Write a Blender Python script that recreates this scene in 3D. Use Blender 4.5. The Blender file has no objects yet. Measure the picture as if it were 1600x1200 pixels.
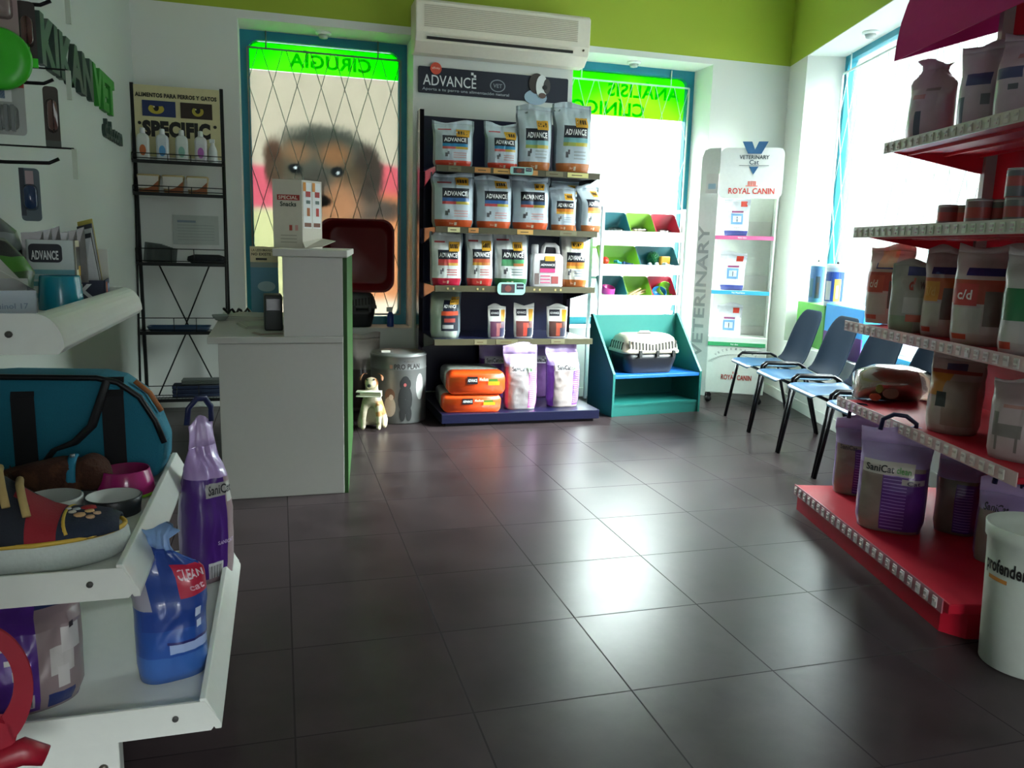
import bpy, bmesh, math, random
from mathutils import Vector, Matrix, noise
from math import sin, cos, pi, radians, sqrt
random.seed(7)
SC = bpy.context.scene
COL = SC.collection

# ---------------------------------------------------------------- camera
CAM_H, FOC = 1.2, 1240.5                      # eye height in metres, focal length for a 1600 px wide frame
YAW, PITCH, ROLL = 0.286008, 0.170273, 0.027407
_f = Vector((sin(YAW)*cos(PITCH), cos(YAW)*cos(PITCH), -sin(PITCH)))
_r0 = Vector((cos(YAW), -sin(YAW), 0)); _u0 = _r0.cross(_f)
_r = cos(ROLL)*_r0 + sin(ROLL)*_u0; _u = -sin(ROLL)*_r0 + cos(ROLL)*_u0
CP = Vector((0, 0, CAM_H))
cd = bpy.data.cameras.new('camera'); cam = bpy.data.objects.new('camera', cd); COL.objects.link(cam)
cd.sensor_fit = 'HORIZONTAL'; cd.sensor_width = 36; cd.lens = 36*FOC/1600; cd.clip_start = .05; cd.clip_end = 200
cam.matrix_world = Matrix(((_r.x, _u.x, -_f.x, CP.x), (_r.y, _u.y, -_f.y, CP.y), (_r.z, _u.z, -_f.z, CP.z), (0, 0, 0, 1)))
SC.camera = cam

# ---------------------------------------------------------------- view, sky
SC.view_settings.view_transform = 'Standard'; SC.view_settings.look = 'None'
SC.view_settings.exposure = 1.33; SC.view_settings.gamma = 1; SC.view_settings.use_curve_mapping = False
W = bpy.data.worlds.new('overcast_sky'); SC.world = W; W.use_nodes = True
_nt = W.node_tree; bg = _nt.nodes['Background']; _tc = _nt.nodes.new('ShaderNodeTexCoord'); _sp = _nt.nodes.new('ShaderNodeSeparateXYZ'); _mr = _nt.nodes.new('ShaderNodeMapRange')
_nt.links.new(_tc.outputs['Generated'], _sp.inputs[0]); _nt.links.new(_sp.outputs[2], _mr.inputs['Value']); _nt.links.new(_mr.outputs[0], bg.inputs[1])     # street and houses below, bright overcast sky above
_mr.interpolation_type = 'SMOOTHSTEP'; _mr.inputs['From Min'].default_value = .24; _mr.inputs['From Max'].default_value = .56; _mr.inputs['To Min'].default_value = 1.9; _mr.inputs['To Max'].default_value = 66
bg.inputs[0].default_value = (0.95, 0.97, 1.0, 1)
def portal(name, loc, w, h, d):               # sky portals in the glazed openings: they only guide sampling
    l = bpy.data.lights.new(name, 'AREA'); l.shape = 'RECTANGLE'; l.size = w; l.size_y = h; l.cycles.is_portal = True
    o = bpy.data.objects.new(name, l); COL.objects.link(o); o.location = loc
    o.rotation_euler = Vector(d).to_track_quat('-Z', 'Y').to_euler()

# ---------------------------------------------------------------- frames of reference
def ray(px, py): return _f + _r*((px-800)/FOC) - _u*((py-600)/FOC)
def atZ(px, py, z=0): d = ray(px, py); return CP + d*((z-CAM_H)/d.z)
def atY(px, py, y): d = ray(px, py); return CP + d*(y/d.y)
def atP(px, py, p, n): d = ray(px, py); n = Vector((n[0], n[1], 0)); return CP + d*((Vector((p[0], p[1], 0))-Vector((0, 0, 0))).dot(n)/d.dot(n))
YB, XL, HC = 6.05, -.91, 3.3
A16 = radians(16)
WD = Vector((sin(A16), cos(A16), 0)); WN = Vector((cos(A16), -sin(A16), 0))    # right wall: direction away from camera, outward normal
WC = Vector((4.115, 6.05, 0))                                                  # room corner
def RW(s, out=0, z=0): p = WC - WD*s + WN*out; return Vector((p.x, p.y, z))
A14 = radians(14.6)
E1 = Vector((-sin(A14), -cos(A14), 0)); E2 = Vector((cos(A14), -sin(A14), 0)); RO = Vector((2.346, 3.128, 0))
def RG(a, b, z=0): p = RO + E1*a + E2*b; return Vector((p.x, p.y, z))

# ---------------------------------------------------------------- materials
def lin(h):
    h = h.lstrip('#'); c = [int(h[i:i+2], 16)/255 for i in (0, 2, 4)]
    return tuple((x/12.92 if x <= .04045 else ((x+.055)/1.055)**2.4) for x in c)
_mc = {}
def M(hexc, rough=.5, metal=0, coat=0, grain=.06, bump=0, scale=40, emis=0, alpha=1, trans=0, spec=.5, name=None):
    k = (hexc, rough, metal, coat, grain, bump, scale, emis, alpha, trans, spec, name)
    if k in _mc: return _mc[k]
    m = bpy.data.materials.new(name or 'mat_'+hexc.strip('#')); m.use_nodes = True; nt = m.node_tree; b = nt.nodes['Principled BSDF']
    b.inputs['Roughness'].default_value = rough; b.inputs['Metallic'].default_value = metal
    b.inputs['Coat Weight'].default_value = coat; b.inputs['Coat Roughness'].default_value = .08
    b.inputs['Alpha'].default_value = alpha; b.inputs['Transmission Weight'].default_value = trans
    b.inputs['Specular IOR Level'].default_value = spec
    tc = nt.nodes.new('ShaderNodeTexCoord'); nz = nt.nodes.new('ShaderNodeTexNoise'); nz.inputs['Scale'].default_value = scale; nz.inputs['Detail'].default_value = 4
    nt.links.new(tc.outputs['Object'], nz.inputs['Vector'])
    mp = nt.nodes.new('ShaderNodeMapRange'); mp.inputs['To Min'].default_value = 1-grain; mp.inputs['To Max'].default_value = 1+grain
    nt.links.new(nz.outputs['Fac'], mp.inputs['Value'])
    sc = nt.nodes.new('ShaderNodeVectorMath'); sc.operation = 'SCALE'
    nt.links.new(mp.outputs[0], sc.inputs['Scale'])
    if hexc == 'ATTR':
        at = nt.nodes.new('ShaderNodeAttribute'); at.attribute_name = 'col'; nt.links.new(at.outputs['Color'], sc.inputs[0])
    else: sc.inputs[0].default_value = lin(hexc)
    nt.links.new(sc.outputs[0], b.inputs['Base Color'])
    if bump:
        bp = nt.nodes.new('ShaderNodeBump'); bp.inputs['Strength'].default_value = bump; bp.inputs['Distance'].default_value = .004
        nt.links.new(nz.outputs['Fac'], bp.inputs['Height']); nt.links.new(bp.outputs[0], b.inputs['Normal'])
    _mc[k] = m; return m
def film(name, amount=1.0, gloss=.3):          # printed translucent film, lit through by the sky
    m = bpy.data.materials.new(name); m.use_nodes = True; nt = m.node_tree; nt.nodes.clear()
    o = nt.nodes.new('ShaderNodeOutputMaterial'); t = nt.nodes.new('ShaderNodeBsdfTranslucent'); d = nt.nodes.new('ShaderNodeBsdfDiffuse'); mx = nt.nodes.new('ShaderNodeMixShader')
    at = nt.nodes.new('ShaderNodeAttribute'); at.attribute_name = 'col'
    sc = nt.nodes.new('ShaderNodeVectorMath'); sc.operation = 'SCALE'; sc.inputs['Scale'].default_value = amount
    nt.links.new(at.outputs['Color'], sc.inputs[0]); nt.links.new(sc.outputs[0], t.inputs[0]); nt.links.new(at.outputs['Color'], d.inputs[0])
    mx.inputs[0].default_value = .1; nt.links.new(t.outputs[0], mx.inputs[1]); nt.links.new(d.outputs[0], mx.inputs[2]); nt.links.new(mx.outputs[0], o.inputs[0])
    return m
def clearm(name, tint='ffffff', vis=.15):      # thin clear plastic or glass: mostly see-through, glossy
    m = bpy.data.materials.new(name); m.use_nodes = True; nt = m.node_tree; nt.nodes.clear()
    o = nt.nodes.new('ShaderNodeOutputMaterial'); t = nt.nodes.new('ShaderNodeBsdfTransparent'); g = nt.nodes.new('ShaderNodeBsdfGlossy'); mx = nt.nodes.new('ShaderNodeMixShader')
    t.inputs[0].default_value = (*lin(tint), 1); g.inputs['Roughness'].default_value = .08
    fr = nt.nodes.new('ShaderNodeFresnel'); fr.inputs[0].default_value = 1.45; ad = nt.nodes.new('ShaderNodeMath'); ad.operation = 'MULTIPLY_ADD'
    ad.inputs[1].default_value = .8; ad.inputs[2].default_value = vis*.2; nt.links.new(fr.outputs[0], ad.inputs[0])
    nt.links.new(ad.outputs[0], mx.inputs[0]); nt.links.new(t.outputs[0], mx.inputs[1]); nt.links.new(g.outputs[0], mx.inputs[2]); nt.links.new(mx.outputs[0], o.inputs[0])
    return m
FOIL = M('ATTR', .34, coat=.3, grain=.05, bump=.5, scale=22, name='printed_foil')
CARD = M('ATTR', .6, grain=.05, name='printed_card')
PLAS = M('ATTR', .35, grain=.03, name='coloured_plastic')
FUR = M('ATTR', .9, grain=.3, bump=.9, scale=160, name='fur')
CLOTH = M('ATTR', .85, grain=.12, bump=.4, scale=220, name='cloth')
BLACKM = M('14161a', .4, metal=.3); WHITEP = M('e8ebe6', .45); TEXT = CARD

# ---------------------------------------------------------------- mesh builder
class MB:
    def __init__(s): s.v = []; s.f = []; s.c = []; s.m = []; s.sm = []
    def add(s, vs, fs, col='cccccc', mat=0, smooth=False, tf=None):
        o = len(s.v)
        s.v += [tuple(tf @ Vector(p)) if tf else tuple(p) for p in vs]
        for i, f in enumerate(fs):
            s.f.append([a+o for a in f]); s.c.append(col[i] if isinstance(col, list) else col); s.m.append(mat); s.sm.append(smooth)
        return s
    def box(s, x0, x1, y0, y1, z0, z1, col='cccccc', mat=0, tf=None):
        vs = [(x, y, z) for z in (z0, z1) for y in (y0, y1) for x in (x0, x1)]
        return s.add(vs, [(0, 2, 3, 1), (4, 5, 7, 6), (0, 1, 5, 4), (2, 6, 7, 3), (0, 4, 6, 2), (1, 3, 7, 5)], col, mat, False, tf)
    def prism(s, poly, axis, a0, a1, col='cccccc', mat=0, tf=None, smooth=False):   # polygon in the plane normal to axis, extruded a0..a1
        def P(p, a): return {'x': (a, p[0], p[1]), 'y': (p[0], a, p[1]), 'z': (p[0], p[1], a)}[axis]
        n = len(poly); vs = [P(p, a0) for p in poly]+[P(p, a1) for p in poly]
        fs = [tuple(range(n))[::-1], tuple(range(n, 2*n))]+[(i, (i+1) % n, n+(i+1) % n, n+i) for i in range(n)]
        return s.add(vs, fs, col, mat, smooth, tf)
    def loft(s, rings, col='cccccc', mat=0, smooth=True, cap=True, tf=None, closed=True):
        n = len(rings[0]); vs = [p for r in rings for p in r]; fs = []
        for j in range(len(rings)-1):
            for i in range(n if closed else n-1): fs.append((j*n+i, j*n+(i+1) % n, (j+1)*n+(i+1) % n, (j+1)*n+i))
        if cap: fs.append(tuple(range(n))[::-1]); fs.append(tuple(range((len(rings)-1)*n, len(rings)*n)))
        return s.add(vs, fs, col, mat, smooth, tf)
    def lathe(s, prof, c=(0, 0, 0), n=24, col='cccccc', mat=0, tf=None, cap=True, sx=1, sy=1):
        cols = col
        rings = [[(c[0]+r*cos(2*pi*i/n)*sx, c[1]+r*sin(2*pi*i/n)*sy, c[2]+z) for i in range(n)] for r, z in prof]
        if isinstance(col, list): cols = [k for k in col for _ in range(n)]+([col[0], col[-1]] if cap else [])
        return s.loft(rings, cols, mat, True, cap, tf)
    def tube(s, pts, r=.01, n=8, col='cccccc', mat=0, tf=None, flat=None):
        pts = [Vector(p) for p in pts]; rings = []; up = None
        for i, p in enumerate(pts):
            d = (pts[min(i+1, len(pts)-1)]-pts[max(i-1, 0)]).normalized()
            if up is None: up = Vector((0, 0, 1)) if abs(d.z) < .9 else Vector((0, 1, 0))
            a = d.cross(up).normalized(); b = a.cross(d).normalized(); up = b
            rr = r[i] if isinstance(r, (list, tuple)) else r
            fl = flat or 1
            rings.append([tuple(p+a*rr*cos(2*pi*k/n)+b*rr*fl*sin(2*pi*k/n)) for k in range(n)])
        return s.loft(rings, col, mat, True, True, tf)
    def build(s, name, mats, parent=None, bevel=0, sub=0, solid=0, autos=True):
        me = bpy.data.meshes.new(name); me.from_pydata(s.v, [], s.f)
        for m in (mats if isinstance(mats, (list, tuple)) else [mats]): me.materials.append(m)
        ca = me.color_attributes.new('col', 'FLOAT_COLOR', 'CORNER'); buf = []
        for p, c in zip(me.polygons, s.c):
            l = (*(lin(c) if isinstance(c, str) else c), 1)
            buf += l*p.loop_total
        ca.data.foreach_set('color', buf)
        me.polygons.foreach_set('material_index', s.m); me.polygons.foreach_set('use_smooth', s.sm); me.update()
        o = bpy.data.objects.new(name, me); COL.objects.link(o)
        if parent: o.parent = parent
        if solid: md = o.modifiers.new('thickness', 'SOLIDIFY'); md.thickness = solid; md.offset = 0
        if bevel: md = o.modifiers.new('bevel', 'BEVEL'); md.width = bevel; md.segments = 2; md.limit_method = 'ANGLE'; md.angle_limit = radians(40)
        if sub: md = o.modifiers.new('subdivision', 'SUBSURF'); md.levels = sub; md.render_levels = sub
        return o
def tag(o, label, cat, group=None):
    o['label'] = label; o['category'] = cat
    if group: o['group'] = group
    return o
def thing(name, label, cat, loc=(0, 0, 0), rotz=0, group=None):
    o = bpy.data.objects.new(name, None); COL.objects.link(o); o.empty_display_size = .05
    o.location = loc; o.rotation_euler = (0, 0, rotz); return tag(o, label, cat, group)
def dup(root, loc, rotz, label, group=None):
    r = root.copy(); COL.objects.link(r); r.location = loc; r.rotation_euler = (0, 0, rotz); r['label'] = label
    if group: r['group'] = group
    for ch in list(root.children):
        c = ch.copy(); COL.objects.link(c); c.parent = r
        for g in ch.children: d = g.copy(); COL.objects.link(d); d.parent = c
    return r
def struct(o): o['kind'] = 'structure'; return o
def RZ(a): return Matrix.Rotation(a, 4, 'Z')
def T(x, y, z): return Matrix.Translation((x, y, z))

# ---------------------------------------------------------------- lettering
_tc = {}
def glyphs(txt, bold=0, ext=0):
    k = (txt, bold, ext)
    if k in _tc: return _tc[k]
    cu = bpy.data.curves.new('t', 'FONT'); cu.body = txt; cu.size = 1; cu.resolution_u = 3; cu.offset = bold; cu.extrude = ext; cu.space_character = 1+bold*1.5
    ob = bpy.data.objects.new('t', cu); COL.objects.link(ob)
    me = bpy.data.meshes.new_from_object(ob.evaluated_get(bpy.context.evaluated_depsgraph_get()))
    vs = [tuple(v.co) for v in me.vertices]; fs = [tuple(p.vertices) for p in me.polygons]
    bpy.data.objects.remove(ob); bpy.data.curves.remove(cu); bpy.data.meshes.remove(me)
    x0 = min(v[0] for v in vs); x1 = max(v[0] for v in vs); y0 = min(v[1] for v in vs); y1 = max(v[1] for v in vs)
    vs = [((v[0]-x0)/(x1-x0), (v[1]-y0)/(y1-y0), v[2]) for v in vs]
    _tc[k] = (vs, fs, (x1-x0)/(y1-y0)); return _tc[k]
def text(mb, txt, o, xd, yd, w=None, h=None, col='111111', mat=0, bold=.02, ext=0, center=False):
    """lettering in the plane spanned by xd, yd starting at o (lower left), w wide and h high"""
    vs, fs, asp = glyphs(txt, bold, 1 if ext else 0)
    if h is None: h = w/asp
    if w is None: w = h*asp
    o, xd, yd = Vector(o), Vector(xd).normalized(), Vector(yd).normalized(); n = xd.cross(yd)
    if center: o = o-xd*w/2-yd*h/2
    mb.add([o+xd*(v[0]*w)+yd*(v[1]*h)+n*(v[2]*ext) for v in vs], fs, col, mat)
    return mb
def ell(cx, cy, rx, ry, n=20, a0=0, a1=2*pi): return [(cx+rx*cos(a0+(a1-a0)*i/n), cy+ry*sin(a0+(a1-a0)*i/n)) for i in range(n)]

# ---------------------------------------------------------------- bags
def sstep(a, b, x): t = max(0, min(1, (x-a)/(b-a))); return t*t*(3-2*t)
def bag(name, label, cat, loc, rz, w, d, h, base='c8ccce', prints=(), words=(), side=None, group=None, seal=.07, shoulder=.6, lean=0, amp=.008,
        seed=0, leanx=0, handle=None, sticker=None, mat=None, twist=0, sealcol=None, narrow=0, back=None, top=None, tilt=0, pinch=0):
    """stand-up bag: front faces local -y. prints: (u0,v0,u1,v1,hex), u in -1..1, v in 0..1; words: (text,u,v,width_u,height_v,hex)"""
    t = thing(name, label, cat, loc, rz, group); mat = mat or FOIL
    if tilt: t.rotation_euler = (tilt, 0, rz)
    rnd = random.Random(seed); ox, oy = rnd.uniform(0, 90), rnd.uniform(0, 90)
    def S(u, v, s=1, off=0):
        k = sstep(shoulder, 1-seal, v); fl = .92+.08*sstep(0, .12, v)
        a = w/2*fl*(1-narrow*sstep(.35, 1, v))*(1+.05*k)*(1-pinch*sstep(.72, .9, v)+pinch*.5*sstep(.93, 1, v)); b = max(.003, d/2*fl*(1-k)*(1+.18*sin(pi*min(1, v/.8))))
        au = min(1, abs(u)); shp = (1-au**3.2)**(1/2.2) if au < 1 else 0
        x = a*u*(1-.0*k); y = -s*b*shp
        z = h*v + (.012*sin(u*3+ox) if v > .9 else 0)*(v-.9)*10
        q = Vector((u*w*7+ox, s*(1-k)*1.7+oy, v*h*8)); n1 = noise.noise(q); n2 = abs(noise.noise(q*2.3+Vector((3, 1, 7))))
        g = amp*(.25+1.2*v)*(1 if v < 1-seal else .8)*sstep(0, .1, v)
        y -= (s*(1-k)+k)*g*(n1*1.5-n2*1.6)+lean*sstep(.55, 1, v)**1.3*h
        x += leanx*sstep(.5, 1, v)*h+g*.6*noise.noise(q+Vector((50, 0, 0)))
        if twist: a_ = twist*sstep(.5, 1, v); x, y = x*cos(a_)-y*sin(a_), x*sin(a_)+y*cos(a_)
        return Vector((x, y-s*off, z))
    us = sorted(set([round(sin(pi/2*i/9), 4) for i in range(-9, 10)]+[c for p in prints for c in (p[0], p[2]) if abs(c) < 1]))
    vs = sorted(set([i/18 for i in range(19)]+[1-seal]+[c for p in prints for c in (p[1], p[3])]))
    def clean(l):
        o = [l[0]]
        for x in l[1:]:
            if x-o[-1] > .006: o.append(x)
        return o
    us, vs = clean(us), clean(vs)
    def pc(u, v, s):
        if s < 0: return back or side or base
        c = side if (side and abs(u) > .9) else base
        for p in prints:
            if p[0] <= u <= p[2] and p[1] <= v <= p[3]: c = p[4]
        return c
    iseal = min(range(len(vs)), key=lambda i: abs(vs[i]-(1-seal)))
    def shell(j0, j1, nm, colr=None):
        mb = MB(); nu = len(us); loop = [(u, 1) for u in us]+[(u, -1) for u in us[-2:0:-1]]; n = len(loop)
        rings = [[tuple(S(u, vs[j], s)) for u, s in loop] for j in range(j0, j1+1)]
        cols = []
        for j in range(j0, j1):
            vm = (vs[j]+vs[j+1])/2
            for i in range(n):
                um = (loop[i][0]+loop[(i+1) % n][0])/2; s = 1 if i < nu-1 else -1
                cols.append(colr or pc(um, vm, s))
        cols += [base, sealcol or base]
        mb.loft(rings, cols, 0, True, True)
        return mb
    mb = shell(0, iseal, 'body')
    for wd in words:
        tx, u0, v0, wu, hv, hx = wd[:6]
        gv, gf, _ = glyphs(tx, wd[6] if len(wd) > 6 else .02)
        mb.add([S(u0+p[0]*wu, v0+p[1]*hv, 1, .0028) for p in gv], gf, hx)
    mb.build('body', mat, t)
    sl = shell(iseal, len(vs)-1, 'top_seal', sealcol); sl.build('top_seal', mat, t)
    if sticker:
        u0, v0, u1, v1, hx = sticker[:5]; n = 5; st = MB()
        st.add([S(u0+(u1-u0)*i/n, v0+(v1-v0)*j/n, 1, .0035) for j in range(n+1) for i in range(n+1)], [(j*(n+1)+i, j*(n+1)+i+1, (j+1)*(n+1)+i+1, (j+1)*(n+1)+i) for j in range(n) for i in range(n)], hx, smooth=True)
        for q in range(4):
            a = u0+(u1-u0)*(.12+.2*q); st.add([S(a, v0+(v1-v0)*.3, 1, .006), S(a+(u1-u0)*.13, v0+(v1-v0)*.3, 1, .006), S(a+(u1-u0)*.13, v0+(v1-v0)*.75, 1, .006), S(a, v0+(v1-v0)*.75, 1, .006)], [(0, 1, 2, 3)], '3a2a10')
        st.build('price_sticker', CARD, t)
    if handle:
        p = S(0, 1); q = .25*w
        MB().tube([(p.x-q, p.y, p.z-.02), (p.x-q*.9, p.y-.005, p.z+.025), (p.x-q*.3, p.y-.01, p.z+.05), (p.x+q*.4, p.y-.008, p.z+.048), (p.x+q, p.y, p.z+.02), (p.x+q, p.y, p.z-.02)], .009, 6, handle, flat=.5).build('handle', PLAS, t)
    return t
# ================================================================ setting
portal('sky_portal_back', (2.81, 6.43, 1.63), 1.16, 2.1, (0, -1, 0))
portal('sky_portal_poster', (.36, 6.43, 1.63), 1.16, 2.1, (0, -1, 0))
portal('sky_portal_right', RW(1.72, .42, 1.62), 2.6, 2.2, -WN)
portal('sky_portal_rear', (.55, -2.65, 1.2), 1.1, 2.2, (0, 1, 0))
WALL = M('ATTR', .75, grain=.03, bump=.05, scale=300, name='wall_paint')
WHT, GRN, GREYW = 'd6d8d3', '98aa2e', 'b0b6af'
BAND = 2.745
# floor
def floor_material():
    m = bpy.data.materials.new('floor_tiles'); m.use_nodes = True; nt = m.node_tree; b = nt.nodes['Principled BSDF']; N = nt.nodes.new; L = nt.links.new
    tc = N('ShaderNodeTexCoord'); sep = N('ShaderNodeSeparateXYZ'); L(tc.outputs['Object'], sep.inputs[0])
    def math_(op, a, bb=None):
        n = N('ShaderNodeMath'); n.operation = op
        for i, q in enumerate((a, bb)):
            if q is None: continue
            if isinstance(q, (int, float)): n.inputs[i].default_value = q
            else: L(q, n.inputs[i])
        return n.outputs[0]
    S_ = .4497
    gx = math_('DIVIDE', math_('SUBTRACT', sep.outputs[0], 1.3613-S_*20), S_); gy = math_('DIVIDE', math_('SUBTRACT', sep.outputs[1], 4.5408-S_*30), S_)
    def edge(g): f = math_('FRACT', g); return math_('MINIMUM', f, math_('SUBTRACT', 1.0, f))
    e = math_('MINIMUM', edge(gx), edge(gy)); grout = math_('LESS_THAN', e, .0055)
    cmb = N('ShaderNodeCombineXYZ'); L(math_('FLOOR', gx), cmb.inputs[0]); L(math_('FLOOR', gy), cmb.inputs[1])
    wn = N('ShaderNodeTexWhiteNoise'); L(cmb.outputs[0], wn.inputs['Vector'])
    off = N('ShaderNodeVectorMath'); off.operation = 'MULTIPLY_ADD'; L(wn.outputs['Color'], off.inputs[0]); off.inputs[1].default_value = (9, 9, 9); L(tc.outputs['Object'], off.inputs[2])
    nz = N('ShaderNodeTexNoise'); nz.inputs['Scale'].default_value = 3.2; nz.inputs['Detail'].default_value = 8; nz.inputs['Roughness'].default_value = .62; L(off.outputs[0], nz.inputs['Vector'])
    cr = N('ShaderNodeValToRGB'); L(nz.outputs['Fac'], cr.inputs[0])
    cr.color_ramp.elements[0].position = .3; cr.color_ramp.elements[0].color = (*lin('2a2224'), 1); cr.color_ramp.elements[1].position = .72; cr.color_ramp.elements[1].color = (*lin('3d3335'), 1)
    mx = N('ShaderNodeMix'); mx.data_type = 'RGBA'; L(grout, mx.inputs[0]); L(cr.outputs[0], mx.inputs[6]); mx.inputs[7].default_value = (*lin('211b1d'), 1)
    L(mx.outputs[2], b.inputs['Base Color'])
    rr = N('ShaderNodeMapRange'); L(nz.outputs['Fac'], rr.inputs['Value']); rr.inputs['From Min'].default_value = .3; rr.inputs['From Max'].default_value = .75
    rr.inputs['To Min'].default_value = .28; rr.inputs['To Max'].default_value = .33
    L(math_('ADD', rr.outputs[0], math_('MULTIPLY', grout, .4)), b.inputs['Roughness'])
    b.inputs['Specular IOR Level'].default_value = .17
    bp = N('ShaderNodeBump'); bp.inputs['Strength'].default_value = .25; bp.inputs['Distance'].default_value = .003
    L(math_('MULTIPLY', grout, -1.0), bp.inputs['Height']); L(bp.outputs[0], b.inputs['Normal'])
    return m
YR = -2.5
RX = RW((WC.y-YR)/cos(A16))
room = [(XL, YR), (RX.x, YR), (WC.x, WC.y), (XL, YB)]
struct(MB().prism(room, 'z', -.1, 0).build('floor', floor_material()))
struct(MB().prism([(XL-.3, YR-.3), (RX.x+.5, YR-.3), (WC.x+.6, WC.y+.4), (XL-.3, YB+.4)], 'z', HC, HC+.1, 'dfe4dd').build('ceiling', WALL))
# wall with rectangular openings, along local x, thickness along +y, white below the green band
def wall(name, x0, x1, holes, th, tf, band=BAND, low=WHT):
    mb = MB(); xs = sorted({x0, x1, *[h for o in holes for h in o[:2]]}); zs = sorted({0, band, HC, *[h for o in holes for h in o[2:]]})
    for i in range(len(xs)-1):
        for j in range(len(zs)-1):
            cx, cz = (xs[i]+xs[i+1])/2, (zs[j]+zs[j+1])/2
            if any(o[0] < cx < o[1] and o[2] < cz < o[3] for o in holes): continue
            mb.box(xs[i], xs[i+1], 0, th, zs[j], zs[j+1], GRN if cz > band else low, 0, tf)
    return struct(mb.build(name, WALL))
W1, W2 = (-.24, .965, .57, 2.69), (2.2, 3.4, .57, 2.70)
wall('wall_back', XL-.3, 4.6, [W1, W2], .36, T(0, YB, 0))
RWM = Matrix((( WD.x*-1, WN.x, 0, WC.x), (WD.y*-1, WN.y, 0, WC.y), (0, 0, 1, 0), (0, 0, 0, 1)))     # local x = away from the corner along the wall, y = outward
WR = (.4, 3.05, .5, 2.74)
wall('wall_right', 0, 9.2, [WR], .36, RWM)
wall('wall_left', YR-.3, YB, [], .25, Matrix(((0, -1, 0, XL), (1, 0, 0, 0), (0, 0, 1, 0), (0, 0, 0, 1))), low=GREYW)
wall('wall_front', XL-.3, RX.x+.5, [(0, 1.1, .0, 2.3)], .2, T(0, YR-.2, 0))  # opening for the added glazing behind the camera
struct(MB().box(XL, WC.x, YB-.012, YB, 0, .075, 'cfd3cc').build('baseboard_back', WALL, bevel=.003))
struct(MB().box(0.02, 9.0, -.012, 0, 0, .085, 'cfd3cc', 0, RWM).build('baseboard_right', WALL, bevel=.003))
TEAL = M('0f7d92', .4, name='teal_frame')
GLASS = clearm('window_glass', 'f4fbf8', .1)
def rrect(x0, x1, z0, z1, r, n=6):
    p = []
    for cx, cz, a in ((x1-r, z1-r, 0), (x0+r, z1-r, pi/2), (x0+r, z0+r, pi), (x1-r, z0+r, 3*pi/2)):
        p += [(cx+r*cos(a+pi/2*i/n), cz+r*sin(a+pi/2*i/n)) for i in range(n+1)]
    return p
def frame_mesh(x0, x1, z0, z1, w, y0, y1, tf, r=.07, col='0f7d92'):
    a = [(x1, z1), (x0, z1), (x0, z0), (x1, z0)]; mb = MB()
    o = rrect(x0, x1, z0, z1, .004); i_ = rrect(x0+w, x1-w, z0+w, z1-w, r)
    rings = [[(p[0], y, p[1]) for p in q] for q, y in ((o, y1), (o, y0), (i_, y0), (i_, y1), (o, y1))]
    return mb.loft(rings, col, 0, False, False, tf)
GRILL = M('6d7a74', .5, metal=.4, name='grille_metal'); GRILLW = M('c9d4d0', .5, name='white_grille_metal')
def grille(x0, x1, z0, z1, y, tf, mat, pitch=.172, vp=.56, r=.0028, parent=None):
    mb = MB()
    def bar(a, b, rr): mb.tube([a, b], rr, 5, '6d7a74', 0, tf)
    n = int((x1-x0)/pitch)+1
    for sgn in (1, -1):
        k = -int((z1-z0)/vp)-1
        while k < n+int((z1-z0)/vp)+2:
            # line x = x0+k*pitch + sgn*(z-z0)*pitch/vp
            pts = []
            for z in (z0, z1): pts.append((x0+k*pitch+sgn*(z-z0)*pitch/vp, z))
            (xa, za), (xb, zb) = pts
            def clip(t): return (xa+(xb-xa)*t, za+(zb-za)*t)
            t0, t1 = 0, 1
            if abs(xb-xa) > 1e-6:
                ta, tb = sorted(((x0-xa)/(xb-xa), (x1-xa)/(xb-xa))); t0, t1 = max(0, ta), min(1, tb)
            if t1-t0 > .01:
                p, q = clip(t0), clip(t1); bar((p[0], y, p[1]), (q[0], y, q[1]), r)
            k += 1
    for z in (z0, z1): mb.box(x0, x1, y-.006, y+.006, z-.006, z+.006, '6d7a74', 0, tf)
    for x in (x0, x1): mb.box(x-.006, x+.006, y-.006, y+.006, z0, z1, '6d7a74', 0, tf)
    for x in (x0+.13, x1-.17): mb.tube([(x, y, z1), (x, y, z1+.13)], .005, 6, '6d7a74', 0, tf)
    return mb.build('security_grille', mat, parent)
def grid_film(name, x0, x1, z0, z1, y, nx, nz, fn, mat, tf, parent):
    mb = MB(); me = bpy.data.meshes.new(name)
    vs = [tuple(tf @ Vector((x0+(x1-x0)*i/nx, y, z0+(z1-z0)*j/nz))) for j in range(nz+1) for i in range(nx+1)]
    fs = [(j*(nx+1)+i, j*(nx+1)+i+1, (j+1)*(nx+1)+i+1, (j+1)*(nx+1)+i) for j in range(nz) for i in range(nx)]
    me.from_pydata(vs, [], fs); me.materials.append(mat)
    ca = me.color_attributes.new('col', 'FLOAT_COLOR', 'POINT'); buf = []
    for j in range(nz+1):
        for i in range(nx+1): buf += (*fn(i/nx, j/nz), 1)
    ca.data.foreach_set('color', buf)
    o = bpy.data.objects.new(name, me); COL.objects.link(o); o.parent = parent
    md = o.modifiers.new('thickness', 'SOLIDIFY'); md.thickness = .001
    return o
def mixc(a, b, t): return tuple(a[i]+(b[i]-a[i])*t for i in range(3))
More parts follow.
